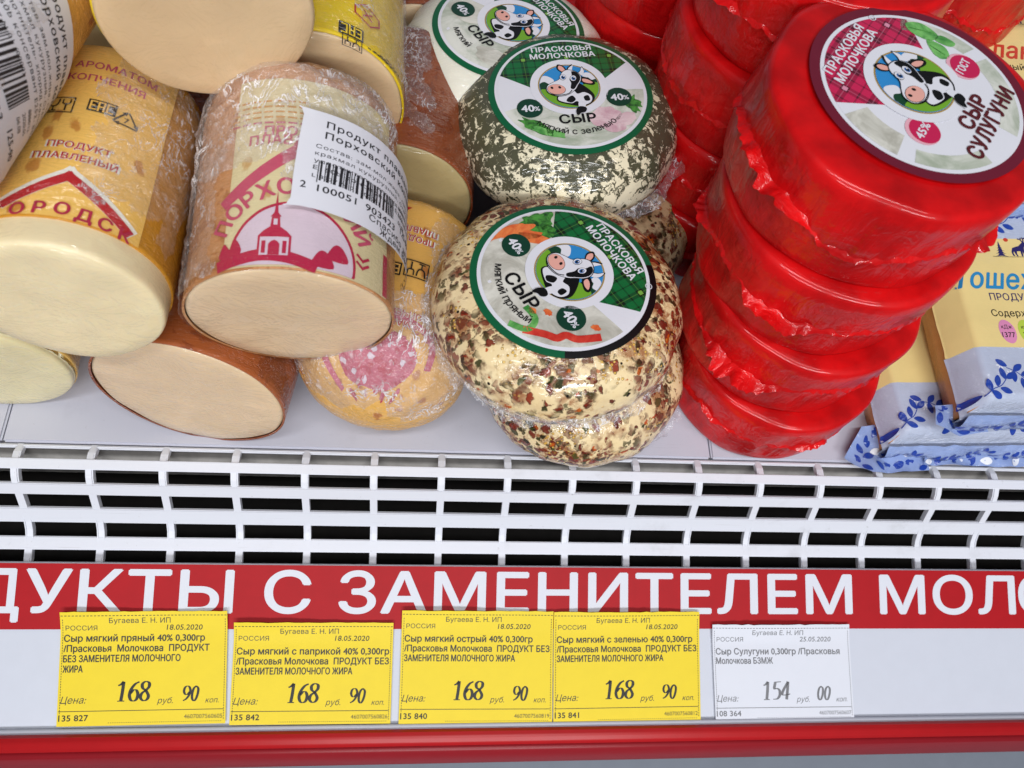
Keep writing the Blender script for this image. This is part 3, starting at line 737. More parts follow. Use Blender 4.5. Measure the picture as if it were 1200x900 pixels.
def cup_fork(A, x, y, h, ink, rot=0.):
    A.push(x, y, h, rot)
    A.stroke([(-.62, -.5), (.62, -.5), (.62, .5), (-.62, .5)], .06, ink, 3, 0, True)
    A.stroke([(-.48, .38), (-.42, .02), (-.25, -.08), (-.08, .02), (-.02, .38)], .08, ink, 3, 4); A.stroke([(-.25, -.08), (-.25, -.38)], .07, ink, 3); A.stroke([(-.42, -.38), (-.08, -.38)], .07, ink, 3)
    A.stroke([(.30, -.4), (.30, .1)], .08, ink, 3); A.stroke([(.14, .38), (.16, .08), (.44, .08), (.46, .38)], .07, ink, 3, 4); A.pop()
def recycle(A, x, y, h, ink, rot=0.):
    A.push(x, y, h, rot); P = [(0, .55), (.62, -.45), (-.62, -.45)]
    for i in range(3):
        a, b = P[i], P[(i + 1) % 3]; m = lambda t: (a[0] + (b[0] - a[0]) * t, a[1] + (b[1] - a[1]) * t)
        A.stroke([m(.04), m(.80)], .09, ink, 3); e = m(.97); f = m(.74); dx, dy = b[0] - a[0], b[1] - a[1]; L = math.hypot(dx, dy)
        A.poly([e, (f[0] - dy / L * .13, f[1] + dx / L * .13), (f[0] + dy / L * .13, f[1] - dx / L * .13)], ink, 3)
    A.text('7', 0, -.3, .52, ink, 3, 'C', .01); A.pop()
def outlined(A, body, x, y, size, ink, halo, layer, align='C', rot=0., sx=1., bold=.02):
    A.text(body, x, y, size, halo, layer, align, .07, 0, rot, sx); A.text(body, x, y, size, ink, layer + 1, align, bold, 0, rot, sx)
def lab_base(A, x0, x1, y0, y1, mat):
    n = 14; A.poly([(x0 + (x1 - x0) * i / n, y0) for i in range(n + 1)] + [(x1 - (x1 - x0) * i / n, y1) for i in range(n + 1)], mat, 0)

# A: the upright label chub on the left
c = Chub('processed cheese chub with amber label and wide pale cut end, leaning on the left', (-.1335, .0072, .087), (.02, -.99, .10), .0265, .080, 'casing_amber', 'cut_a', .0085, seed=1)
A = Art(); P = c.px
xr = P(176, 230)[0]; lab_base(A, xr - .100, xr, .0088, .0755, 'print_amber')
q = P(120, 128); eac(A, q[0], q[1], .0037, 'p_black', 'print_amber')
q = P(71, 125); cup_fork(A, q[0], q[1], .0058, 'p_black')
q = P(148, 142); recycle(A, q[0], q[1], .0054, 'p_black')
q = P(92, 177); outlined(A, 'ПРОДУКТ', q[0], q[1], .0031, 'p_red', 'p_white', 2); q = P(87, 190); outlined(A, 'ПЛАВЛЕНЫЙ', q[0], q[1], .0031, 'p_red', 'p_white', 2)
q = P(128, 88); A.text('С АРОМАТОМ', q[0], q[1] + .001, .0036, 'p_pink', 2, 'C', .02); q = P(126, 97); A.text('КОПЧЕНИЯ', q[0], q[1] - .0012, .0036, 'p_pink', 2, 'C', .02)
a, b, d = P(10, 236), P(82, 206), P(147, 270)
A.stroke([a, b, d], .0042, 'p_white', 1); A.stroke([(a[0], a[1] - .0008), (b[0], b[1] - .0008), (d[0], d[1] - .0008)], .0028, 'p_red', 2)
for i, ch in enumerate('ГОРОДСК'): A.text(ch, P(48, 240)[0] + (i - 2) * .0050, .0088 - .0008 + .0006 * (3 - abs(i - 3)), .0052, 'p_crimson', 3, 'C', .03)
c.put(A)
cling(c, .010, .080, .15, 1.6, .0011, 2)

# B: the chub with the barcode sticker
c = Chub('film wrapped cheese chub with church picture and white barcode sticker, centre of its pile', (-.0741, .0108, .0790), (.03, -.997, -.06), .0298, .0745, 'brown_pale', 'cut_b', seed=5, rough=2.2, back=.012)
A = Art(); P = c.px
xl = P(268, 250)[0]; lab_base(A, xl, P(452, 250)[0], .0004, .0615, 'print_pale')
cc = P(336, 305); rr = .0172
cc = ((P(270, 320)[0] + P(412, 320)[0]) / 2, .0)
rr = (P(412, 320)[0] - P(270, 320)[0]) / 2
cc = (cc[0], P(335, 240)[1] - rr)
def half(A, rad, mat, layer):                                 # the roundel is cut off by the end of the chub
    pts = []
    for i in range(61):
        a_ = math.pi * 2 * i / 60; pts.append((cc[0] + rad * math.cos(a_), max(.0009, cc[1] + rad * math.sin(a_))))
    A.poly(pts, mat, layer)
half(A, rr + .0009, 'p_crimson', 1); half(A, rr, 'p_lilac', 2)
sk = P(321, 292)
A.push(sk[0], max(.003, sk[1]), .0100)
A.stroke([(-1.5, -.42), (-.4, -.2), (.4, -.26), (1.1, -.46)], .34, 'p_crimson', 3, 5)
A.poly([(-.42, -.25), (-.42, .38), (-.30, .52), (-.14, .64), (.14, .64), (.30, .52), (.42, .38), (.42, -.25)], 'p_crimson', 3)
A.poly([(-.36, -.2), (-.36, .34), (.36, .34), (.36, -.2)], 'p_lilac', 4)
A.poly([(-.14, -.2), (-.14, .12), (-.08, .2), (.0, .24), (.08, .2), (.14, .12), (.14, -.2)], 'p_crimson', 5)
for sx_ in (-.26, .26): A.rect(sx_ - .05, -.15, sx_ + .05, .22, 'p_crimson', 5)
A.poly([(-.13, .62), (-.1, .95), (.1, .95), (.13, .62)], 'p_crimson', 3); A.poly([(-.05, .7), (-.05, .88), (.05, .88), (.05, .7)], 'p_lilac', 4)
A.poly([(-.14, .95), (-.05, 1.08), (0, 1.75), (.05, 1.08), (.14, .95)], 'p_crimson', 3)
A.poly([(-1.45, -.2), (-1.35, .25), (-1.15, .05), (-1.0, .32), (-.85, -.1)], 'p_crimson', 3, 4); A.pop()
for x_, y_ in ((395, 300), (378, 306)):
    q = P(x_, y_); A.push(q[0], max(.002, q[1]), .0040); A.poly([(-.7, -.5), (-.5, .3), (-.1, .7), (.4, .4), (.7, -.5)], 'p_crimson', 3, 4); A.pop()
A.arc_text('ПОРХОВСКИЙ', cc[0], cc[1], rr + .0034, 92, .0068, 'p_pink', 2, .03)
a, b = P(268, 238), P(352, 176); A.stroke([a, b, P(440, 230)], .0036, 'p_pink', 1)
q = P(338, 160); A.text('ПРОДУКТ', q[0] + .004, q[1], .0042, 'p_pink', 2, 'C', .03); q = P(326, 170); A.text('ПЛАВЛЕНЫЙ', q[0] + .006, q[1], .0042, 'p_pink', 2, 'C', .03)
for i in range(5):
    q = P(275, 130 + i * 6)
    for j in range(7): A.rect(q[0] + j * .0032, q[1], q[0] + j * .0032 + .0024, q[1] + .0006, 'p_pink' if i > 3 else 'casing_amber', 1)
for yy in (0, .0022): A.stroke([(P(418, 283)[0], .0065 + yy), (P(424, 287)[0], .0052 + yy), (P(430, 290)[0], .0066 + yy)], .0008, 'p_crimson', 2)
xq = P(449, 300)[0]; A.rect(xq - .0011, .0008, xq + .0012, .014, 'p_crimson', 1)
c.put(A)
# its sticker
def barcode(A, x, y, wd, hgt, mat, layer, seed):
    rng = random.Random(seed); k = 0; u = wd / 95
    while k < 95:
        b_ = rng.choice((1, 1, 2, 3)); A.rect(x + k * u, y - (hgt * .12 if k in (0, 1) or 44 < k < 50 else 0), x + min(95, k + b_) * u, y + hgt, mat, layer); k += b_ + rng.choice((1, 1, 2, 3))
def thermal(A, W, H, full):
    e = .0022
    A.poly([(e, 0), (W - e, 0), (W, e), (W, H - e), (W - e, H), (e, H), (0, H - e), (0, e)], 'sticker', 6, 3)
    ln = [('Продукт плавленый с ароматом', .0031, .016), ('Порховский копченый', .0031, .016), ('Состав: зам.мол.жира, сыворотка', .0018, .0), ('крахмал кукурузный, Стабилизатор', .0018, 0), ('уплотнитель- хлорид кальция, соль', .0018, 0), ('E160b консервант E252, вода', .0020, .0), ('L 8337 N 01 (0000)', .0016, 0)]
    y = H - .0050
    for t_, sz, b_ in ln: A.text(t_, W * (.125 if sz > .003 else .085), y, sz, 't_black', 7, 'L', b_, 0, 0, 1.3 if sz < .003 else 1.12, 1.12); y -= sz * (1.2 if sz > .003 else 1.32)
    barcode(A, W * .11, H * .285, W * .50, H * .20, 't_black', 7, 3)
    A.text('2', W * .035, H * .185, .0030, 't_black', 7, 'L', .012)
    A.text('100051', W * .12, H * .175, .0030, 't_black', 7, 'L', .012, 0, 0, 1.2, 1.05); A.text('903423', W * .39, H * .175, .0030, 't_black', 7, 'L', .012, 0, 0, 1.2, 1.05)
    A.text('125-90', W * .70, H * .235, .0031, 't_black', 7, 'L', .012)
    for i, t_ in enumerate(('8888/12', '2020.05', '06.08')): A.text(t_, W * .66, H * .46 - i * .0026, .0019, 't_black', 7, 'L')
    A.text('Спасибо за покупку!', W * .42, H * .095, .0029, 't_black', 7, 'L', .01, 0, 0, 1.1, 1.1); A.text('Ждем Вас снова!', W * .50, H * .018, .0029, 't_black', 7, 'L', .01, 0, 0, 1.1, 1.1)
tl, bl_, br = P(357, 136), P(340, 248), P(455, 297)
H_ = math.hypot(tl[0] - bl_[0], tl[1] - bl_[1]); ang = math.atan2(tl[1] - bl_[1], tl[0] - bl_[0]) - math.pi / 2
A = Art(); A.push(bl_[0], bl_[1], 1, ang); thermal(A, .047, H_, True); A.pop()
c.put(A, 'price_sticker', .0018)
cling(c, .026, .0745, -1.7, 1.5, .0017, 3, mat='cling_thick'); cling(c, .0, .045, -1.9, -.45, .0014, 6)

# C, D: plain chubs on the deck
c = Chub('smooth brown smoked chub lying on the deck with a big oval cut end', (-.1140, .0058, .0315), (-.136, -.985, .10), .0322, .08, 'brown', 'cut_b', seed=9, rough=.6)
c = Chub('cream cheese chub at the far left edge on the white deck', (-.1845, .0135, .0295), (.05, -.99, .0), .0295, .08, 'print_amber', 'cut_d', .003, seed=13)
A = Art(); A.stroke([(.006, .004), (.018, .012), (.018, .03)], .002, 'p_red', 1); A.stroke([(.022, .004), (.022, .02)], .0014, 'p_red', 1); c.put(A)

# E: chub with sticker cut by the picture's edge
c = Chub('cheese chub in crinkled film with a wrapped barcode sticker, upper left corner', (-.1660, .0230, .1310), (-.20, -.97, .02), .0270, .075, 'print_orange', 'cut_a', .004, seed=17, rough=2.)
A = Art(); P = c.px
a, b, d = P(0, 80), P(10, 105), P(26, 160); A.stroke([a, b, d, P(22, 200)], .004, 'p_red', 1, 4); c.put(A)
A = Art(); q = P(20, 120); A.push(q[0] - .033, q[1] - .004, 1, R_(-24)); thermal(A, .047, .042, True); A.pop(); c.put(A, 'price_sticker', .0003)
cling(c, .004, .07, .72, 1.5, .0014, 5)

# F, G, H, J
c = Chub('large tan chub seen end on at the top, nearest the camera in its pile', (-.0945, .0722, .1290), (.25, -.97, -.05), .0280, .07, 'print_yellow', 'cut_f', .003, seed=21)
c = Chub('bright yellow chub with upside-down conformity mark behind the tan one', (-.0742, .0925, .0815), (.046, -.998, .02), .0292, .075, 'print_yellow', 'cut_f', seed=25, rough=1.5)
cling(c, .0, .065, .45, 1.6, .0013, 15)
A = Art(); P = c.px
q = P(411, 38); eac(A, q[0], q[1], .0042, 'p_black', 'print_yellow', math.pi)
q = P(430, 20); A.push(q[0], q[1], .0052, R_(-8))
A.stroke([(-.9, .2), (-.3, .8), (.8, .4), (.9, -.2), (.3, -.8), (-.8, -.4)], .10, 'p_red', 2, 0, True); A.stroke([(-.35, .3), (.35, -.3)], .1, 'p_red', 2); A.stroke([(-.3, -.25), (.3, .3)], .1, 'p_red', 2); A.pop()
q = P(412, 52); cup_fork(A, q[0], q[1], .0050, 'p_black', math.pi)
for i in range(4):
    q = P(430 + i * 7, 58 + i * 7)
    for j in range(5): A.rect(q[0] + j * .0017, q[1] + .001 * i, q[0] + j * .0017 + .0012, q[1] + .001 * i + .0005, 'ink_soft', 2)
c.put(A)
c = Chub('dark reddish brown smoked chub with a greenish grey end beside the herb cheese', (-.0465, .0815, .0470), (-.05, -.992, .087), .0275, .068, 'brown_dark', 'cut_h', seed=29, rough=1.6)
cling(c, .004, .066, -1.5, .5, .0018, 12)
c = Chub('olive cream chub end in the gap behind the crinkled sticker chub', (-.1510, .1150, .0900), (.0, -1, .0), .0275, .06, 'casing_amber', 'cut_d', seed=33)

# I: the chub with a gathered film end
c = Chub('orange label chub with upside-down print and a gathered pink film end', (-.0528, -.0010, .0300), (-.13, -.99, .0), .0298, .078, 'print_orange', 'cut_b', dome=True, seed=37, rough=2.)
A = Art(); P = c.px
lay = 2
for body, X, Y, sz in (('ПРОДУКТ', 484, 277, .0031), ('ПЛАВЛЕНЫЙ', 480, 265, .0031), ('С АРОМАТОМ', 478, 378, .0031), ('КОПЧЕНИЯ', 472, 364, .0031)):
    q = P(X, Y); outlined(A, body, q[0], q[1], sz, 'p_red', 'p_white', lay, 'C', math.pi)
q = P(488, 317); cup_fork(A, q[0], q[1], .0064, 'p_black', math.pi); q = P(457, 314); eac(A, q[0], q[1], .0040, 'p_black', 'print_orange', math.pi)
q = P(470, 242); A.poly([(q[0] - .004, q[1]), (q[0] + .004, q[1]), (q[0], q[1] - .004)], 'p_red', 2)
a0, y0 = P(440, 440)
def wob(pts): return [(x + .0009 * n3(x * 900, y * 900, 3), max(.0012, y + .0009 * n3(x * 800, y * 800, 8))) for x, y in pts]
A.stroke(wob([(a0 - .019, .004), (a0 - .021, .016), (a0 - .006, .0265), (a0 + .014, .023), (a0 + .018, .012)]), .0026, 'p_pink', 1, 6)
A.poly(wob([(a0 - .013, .006), (a0 - .015, .014), (a0 - .008, .019), (a0 + .002, .0205), (a0 + .011, .017), (a0 + .013, .010), (a0 + .008, .005), (a0, .004)]), 'p_pink', 1, 5)
rng = random.Random(4)
for i in range(90):
    x = a0 + rng.uniform(-.015, .014); y = rng.uniform(.003, .021); A.poly([(x + rng.uniform(.0004, .0016) * math.cos(t), y + rng.uniform(.0004, .0013) * math.sin(t)) for t in (0, 1, 2.1, 3.2, 4.3, 5.3)], rng.choice(['p_crimson', 'p_crimson', 'p_lilac', 'p_pink']), 2 + i * .01)
for i in range(16): A.text('С', a0 - .016 + i * .002, .020 + .004 * math.sin(i / 15 * 3.1), .003, 'p_pink', 2, 'C', .03) if i % 2 else None
c.put(A)
cling(c, .0015, .040, -1.7, 1.7, .0024, 8, mat='cling_thick'); cling(c, .030, .075, .3, 1.6, .0012, 9)

# ------------------------------------------------------------------ round cheeses
def lathe_prof(H, Rm, r0):
    def top(r):
        t = max(0, min(1, (r - r0) / (Rm - r0))); return H * .5 + H * .5 * (1 - t ** 2.2) ** (1 / 2.2)
    return top
def round_cheese(name, label, loc, tilt, rotz, H, Rm, r0, mat, seed, group, part='body', rough=1.):
    root = empty(name, loc, label, 'cheese', group)
    root.rotation_euler = (tilt[0], tilt[1], rotz)
    top = lathe_prof(H, Rm, r0); nt = 128
    pr = [(r0 * i / 6, H) for i in range(1, 7)]
    for i in range(1, 15):
        a = i / 14 * math.pi / 2; t = math.sin(a) ** (2 / 2.2); pr.append((r0 + (Rm - r0) * t, H * .5 + H * .5 * max(0, math.cos(a)) ** (2 / 2.2)))
    pr += [(r, H - z) for r, z in pr[-2::-1]]
    bm = bmesh.new(); rows = []
    for r, z in pr:
        row = []
        for j in range(nt):
            a = 2 * math.pi * j / nt; x, y = r * math.cos(a), r * math.sin(a)
            k = 1 + .012 * n3(x * 30 + seed, y * 30, z * 30)
            wr = rough * (.0011 * n3(math.cos(a) * 4 + seed, math.sin(a) * 4, z * 45) + .0004 * n3(math.cos(a) * 16, math.sin(a) * 16 + seed, z * 60)) * min(1, max(0, (r - .032) / .006))
            row.append(bm.verts.new((x * k + math.cos(a) * wr, y * k + math.sin(a) * wr, z)))
        rows.append(row)
    for a, b in zip(rows, rows[1:]):
        for j in range(nt): k = (j + 1) % nt; bm.faces.new((a[j], a[k], b[k], b[j]))
    bm.faces.new(rows[0]); bm.faces.new(rows[-1])
    mesh_obj(part, bm, M[mat], root)
    root['_top'] = 0.; del root['_top']
    return root, top
def frill(root, Rm, z, name='film_edge', out=.006, seed=0, a0=0, a1=360, mat='clear', dz=.0035):
    # crumpled spare film standing off the side
    bm = bmesh.new(); n = int(220 * (a1 - a0) / 360); rows = []
    for k in range(7):
        row = []
        for j in range(n + 1):
            a = R_(a0 + (a1 - a0) * j / n); fade = min(1, 8 * min(j, n - j) / n) if a1 - a0 < 360 else 1
            e = out * (k / 6) * fade * (.55 + .65 * abs(n3(math.cos(a) * 5 + seed, math.sin(a) * 5, 1)) + .35 * n3(math.cos(a) * 19, math.sin(a) * 19, seed))
            zz = z + dz * (k / 6) * n3(math.cos(a) * 9, math.sin(a) * 9 + seed, k * .25) * 1.8 + .0007 * n3(a * 25, k * 1.3, seed) - .0012 * (k / 6)
            r = Rm + e + .0004 * n3(a * 30, k, seed); row.append(bm.verts.new((r * math.cos(a), r * math.sin(a), zz)))
        rows.append(row)
    for a, b in zip(rows, rows[1:]):
        for j in range(n): bm.faces.new((a[j], a[j + 1], b[j + 1], b[j]))
    return mesh_obj(name, bm, M[mat], root)
def cow(A, x, y, k, red=False):
    # a plain black and white cow in a round meadow picture
    A.push(x, y, k); L = 7
    A.ell(0, 0, 1.0, 1.0, 'l_white', L, n=64); A.ring(0, 0, .775, .80, 'l_sepia', L + 1); A.ring(0, 0, .765, .772, 'l_black', L + 1)
    def clip(pts, rad=.755):
        o = []
        for a, b in smooth_pts(pts, 6):
            d = math.hypot(a, b); f = min(1, rad / d) if d else 1; o.append((a * f, b * f))
        return o
    A.ell(0, 0, .76, .76, 'l_sky', L + 1, n=56)
    A.poly(clip([(-.76, .28), (-.6, .42), (-.45, .36), (-.36, .22), (-.5, .05), (-.76, .0)]), 'l_white', L + 2); A.poly(clip([(.4, .40), (.55, .46), (.72, .34), (.76, .12), (.5, .14)]), 'l_white', L + 2)
    A.poly(clip([(-.76, .1), (-.62, .2), (-.48, .1), (-.36, .16), (-.24, .0), (-.3, -.2), (-.76, -.2)]), 'l_bush', L + 3); A.poly(clip([(.4, .2), (.52, .28), (.62, .18), (.76, .2), (.76, -.1), (.4, -.05)]), 'l_bush', L + 3)
    A.poly(clip([(-.76, -.08), (-.3, -.14), (.2, -.02), (.76, .06), (.76, -.5), (.2, -.9), (-.3, -.9), (-.76, -.5)]), 'l_grass', L + 4)
    if not red: pass
    # body
    A.poly(smooth_pts([(-.32, -.30), (.05, -.12), (.22, .08), (.40, -.05), (.58, -.36), (.50, -.62), (.25, -.74), (-.05, -.68), (-.38, -.52)], 6), 'l_black', L + 5)
    A.poly(smooth_pts([(-.30, -.33), (.05, -.18), (.16, -.30), (.34, -.26), (.50, -.40), (.46, -.60), (.26, -.70), (.1, -.56), (-.05, -.62), (-.34, -.50)], 6), 'l_white', L + 6)
    A.poly(smooth_pts([(-.1, -.42), (.02, -.36), (.08, -.5), (-.04, -.6), (-.16, -.54)], 5), 'l_black', L + 7); A.poly(smooth_pts([(.30, -.42), (.42, -.38), (.44, -.55), (.32, -.56)], 5), 'l_black', L + 7)
    # leg and hoof hanging over the frame
    A.poly(smooth_pts([(.14, -.60), (.30, -.64), (.26, -.80), (.12, -.86)], 5), 'l_white', L + 8)
    A.poly(smooth_pts([(.26, -.78), (.12, -.76), (.02, -.90), (.04, -1.06), (.14, -.98), (.24, -.96), (.30, -.86)], 5), 'l_black', L + 9)
    # ears and horns
    A.poly(smooth_pts([(-.10, .50), (-.22, .64), (-.18, .80), (-.04, .74), (.02, .56)], 5), 'l_black', L + 5); A.poly(smooth_pts([(-.10, .53), (-.18, .64), (-.15, .75), (-.06, .70), (-.02, .57)], 5), 'l_pink', L + 6)
    A.poly(smooth_pts([(.32, .30), (.50, .26), (.68, .06), (.60, -.02), (.42, .04), (.28, .16)], 5), 'l_black', L + 6); A.poly(smooth_pts([(.38, .22), (.52, .18), (.62, .06), (.50, .05), (.38, .12)], 5), 'l_pink', L + 7)
    for P_ in ([(.02, .50), (.06, .66), (.20, .78), (.16, .62), (.14, .48)], [(.28, .42), (.38, .54), (.44, .68), (.48, .52), (.40, .38), (.32, .34)]):
        A.poly(smooth_pts(P_, 5), 'l_black', L + 6); A.push(.022, .01, .93); A.poly(smooth_pts(P_, 5), 'l_white', L + 7); A.pop()
    # head
    H_ = [(.02, .56), (.22, .50), (.34, .34), (.32, .16), (.22, .0), (.12, -.16), (-.10, -.32), (-.38, -.34), (-.58, -.18), (-.56, .02), (-.40, .14), (-.22, .24), (-.12, .46)]
    A.push(0, 0, 1.0); A.poly(smooth_pts([(a * 1.045, b * 1.045 - .002) for a, b in H_], 6), 'l_black', L + 8); A.pop()
    A.poly(smooth_pts(H_, 6), 'l_white', L + 9)
    A.poly(smooth_pts([(.14, .50), (.26, .46), (.33, .32), (.30, .16), (.20, .0), (.10, -.14), (.02, -.10), (.06, .08), (.04, .22), (.12, .34)], 6), 'l_black', L + 10)
    A.ell(-.35, -.12, .235, .185, 'l_black', L + 10, R_(-8)); A.ell(-.35, -.12, .225, .175, 'l_pink', L + 11, R_(-8))
    for ex in (-.46, -.26): A.ell(ex, -.06, .035, .045, 'l_black', L + 12, R_(20), 20)
    A.stroke([(-.55, -.26), (-.35, -.335), (-.08, -.30), (.04, -.18)], .022, 'l_black', L + 12, 5)
    for ex, ey in ((-.12, .30), (.14, .24)):
        A.ell(ex, ey, .085, .11, 'l_black', L + 11, R_(-15), 24); A.ell(ex, ey, .075, .10, 'l_white', L + 12, R_(-15), 24); A.ell(ex + .005, ey - .012, .052, .066, 'l_eye', L + 13, 0, 20); A.ell(ex + .005, ey - .015, .028, .038, 'l_black', L + 14, 0, 16); A.ell(ex + .022, ey + .014, .014, .018, 'l_white', L + 15, 0, 12)
    A.pop()
def green_label(R, kind):
    A = Art(); A.push(0, 0, R)
    A.ell(0, 0, 1, 1, 'l_green', 0, n=96)
    if kind == 'spicy': A.ring(0, 0, .925, 1.0, 'l_black', 1, -35, 70)
    A.ell(0, 0, .925, .925, 'l_white', 1, n=96); A.ell(0, 0, .885, .885, 'ph_soft' if kind != 'spicy' else 'ph_cheese', 2, n=96)
    r = .885
    def seg(a0, a1, i0, r0_, i1, r1_, mat, layer, n=40):
        pts = [(r * math.cos(R_(a0 + (a1 - a0) * i / n)), r * math.sin(R_(a0 + (a1 - a0) * i / n))) for i in range(n + 1)]
        A.poly(pts + [(r1_ * math.cos(R_(i1)), r1_ * math.sin(R_(i1))), (r0_ * math.cos(R_(i0)), r0_ * math.sin(R_(i0)))], mat, layer)
    if kind != 'spicy': seg(-2, 60, -2, .2, 60, .2, 'l_white', 3); seg(130, 198, 130, .2, 198, .2, 'l_white', 3)
    else: seg(8, 60, 0, .2, 60, .2, 'l_white', 3)
    g = {'spicy': (29, 151, 11, .43, 162, .46)}.get(kind, (30, 158, 20, .44, 171, .44)); seg(*g, 'plaid_g', 4, 60)
    rng = random.Random(kind)
    def blob(x, y, rx, ry, mat, layer, rot=0., jag=.15, n=16):
        pts = []
        for i in range(n):
            a = 2 * math.pi * i / n; k = 1 + rng.uniform(-jag, jag); u, v = rx * k * math.cos(a), ry * k * math.sin(a)
            p = (x + u * math.cos(rot) - v * math.sin(rot), y + u * math.sin(rot) + v * math.cos(rot)); d = math.hypot(*p)
            pts.append((p[0] * min(1, .88 / d), p[1] * min(1, .88 / d)))
        A.poly(pts, mat, layer, 4)
    if kind == 'spicy':
        blob(-.74, .20, .12, .15, 'ph_leaf', 5, R_(20), .35, 22); blob(-.60, .14, .13, .11, 'ph_leaf', 5, R_(40), .4, 20); blob(-.80, .10, .07, .12, 'ph_leaf', 5, 0, .4, 18)
        for i, (x, y, a) in enumerate(((-.68, -.10, 62), (-.76, -.12, 78), (-.60, -.04, 50), (-.80, -.22, 85))): blob(x, y, .24, .065, 'ph_carrot', 6, R_(a), .08)
        A.stroke([(.82, -.12), (.72, -.34), (.62, -.42), (.60, -.52), (.50, -.60), (.34, -.76)], .085, 'ph_pepper', 5, 6)
        A.stroke([(.20, -.84), (.36, -.72), (.30, -.58), (.12, -.58)], .07, 'ph_basil', 5, 5)
        for x, y in ((.70, -.10), (.30, -.42), (-.62, -.10), (.2, -.55)): blob(x, y, .05, .035, 'ph_carrot', 5, x, .2)
    elif kind == 'herb':
        blob(-.50, -.54, .22, .08, 'ph_leaf', 5, R_(-38), .25); blob(-.36, -.66, .20, .06, 'ph_basil', 5, R_(-25), .2)
        blob(.33, -.46, .20, .16, 'ph_garlic', 5, .3, .1); blob(.56, -.52, .16, .10, 'ph_garlic', 5, .6, .1); blob(.42, -.62, .14, .10, 'ph_garlic', 6, 0, .1)
        blob(.68, -.26, .12, .16, 'ph_leaf', 5, .4, .45, 24); blob(-.22, -.42, .12, .08, 'ph_soft', 5, 0, .2)
    else:
        blob(-.5, -.3, .3, .22, 'ph_cheese', 5, .3, .1); blob(.4, -.55, .25, .15, 'ph_cheese', 5, .3, .1)
    cow(A, -.01, .075, .475)
    A.text('ПРАСКОВЬЯ', .0, .705, .122, 'l_white', 6, 'C', .028); A.text('МОЛОЧКОВА', .0, .585, .122, 'l_white', 6, 'C', .028)
    if kind == 'spicy':
        A.stroke([(.56 + .035 * math.cos(t * .4), .715 + .035 * math.sin(t * .4)) for t in range(17)], .008, 'l_white', 6); A.text('R', .56, .70, .045, 'l_white', 6, 'C', .02)
    for x, y in {'herb': ((-.54, -.25), (.56, -.15)), 'spicy': ((-.585, -.225), (.48, -.255)), 'white': ((-.54, -.36), (.56, -.2))}[kind]:
        A.ell(x, y, .155, .155, 'l_green2', 7, n=36)
        A.text('40', x - .025, y - .055, .15, 'l_white', 8, 'C', .035); A.text('%', x + .085, y - .05, .10, 'l_white', 8, 'C', .02)
    A.text('СЫР', .0 if kind != 'spicy' else -.06, -.53 if kind != 'spicy' else -.58, .19 if kind != 'spicy' else .21, 'l_black', 8, 'C', .03, 0, 0, 1.05)
    A.arc_text({'spicy': 'мягкий пряный', 'herb': 'мягкий с зеленью', 'white': 'мягкий'}[kind], 0, .0, .715 if kind == 'herb' else .74, -92 if kind == 'herb' else -98, .125, 'l_black', 8, .006, 1.0, True)
    A.pop(); return A
def red_label(R):
    A = Art(); A.push(0, 0, R)
    A.ell(0, 0, 1, 1, 'l_maroon', 0, n=96); A.ell(0, 0, .905, .905, 'l_white', 1, n=96); A.ell(0, 0, .865, .865, 'l_white', 2, n=96)
    r = .868
    pts = [(r * math.cos(R_(a)), r * math.sin(R_(a))) for a in range(30, 142, 3)]; A.poly(pts + [(-.40, .19), (.44, .12)], 'plaid_r', 3)
    def wedge(a0, a1, ri, mat, layer): A.poly([(r * math.cos(R_(a)), r * math.sin(R_(a))) for a in range(a0, a1 + 1, 3)] + [(ri * math.cos(R_(a)), ri * math.sin(R_(a))) for a in range(a1, a0 - 1, -3)], mat, layer)
    wedge(-86, -22, .70, 'ph_soft', 3); wedge(150, 186, .62, 'ph_cheese', 3); wedge(196, 244, .72, 'ph_soft', 3); wedge(-14, 36, .72, 'ph_soft', 3)
    for P_ in ([(.62, .34), (.70, .42), (.80, .30), (.76, .12), (.64, .16)], [(.56, .14), (.64, .18), (.66, .02), (.56, -.06), (.48, .02)], [(.68, .12), (.78, .10), (.78, -.04), (.70, -.02)]): A.poly(smooth_pts(P_, 5), 'ph_basil', 5); 
    for P_ in ([(.66, .38), (.76, .16)], [(.58, .14), (.56, -.02)]): A.stroke(P_, .01, 'ph_leaf', 6)
    cow(A, .03, .09, .455, True)
    A.text('ПРАСКОВЬЯ', -.03, .70, .122, 'l_white', 6, 'C', .03); A.text('МОЛОЧКОВА', -.03, .58, .122, 'l_white', 6, 'C', .03)
    A.stroke([(.53 + .03 * math.cos(t * .4), .69 + .03 * math.sin(t * .4)) for t in range(17)], .008, 'l_white', 6); A.text('R', .53, .675, .04, 'l_white', 6, 'C', .02)
    for x, y, t_, f in ((.54, -.20, 'ГОСТ', .2), (-.46, -.17, '45%', .2)):
        A.ell(x, y, .155, .155, 'l_rose', 5, n=36); A.ell(x + .012, y - .015, .138, .138, 'l_crimson', 6, n=36); A.text(t_, x, y - .035, .105, 'l_white', 7, 'C', .03, 0, 0, 1.0, 1, f)
    A.text('СЫР', .06, -.52, .19, 'l_text_m', 7, 'C', .045, 0, 0, 1.05); A.text('СУЛУГУНИ', .06, -.69, .19, 'l_text_m', 7, 'C', .045, 0, 0, 1.0, 1.03, .98)
    A.pop(); return A
def up_angle(cpx, upx, z):
    a = at(*cpx, z); b = at(*upx, z); return math.atan2(b.y - a.y, b.x - a.x) - math.pi / 2
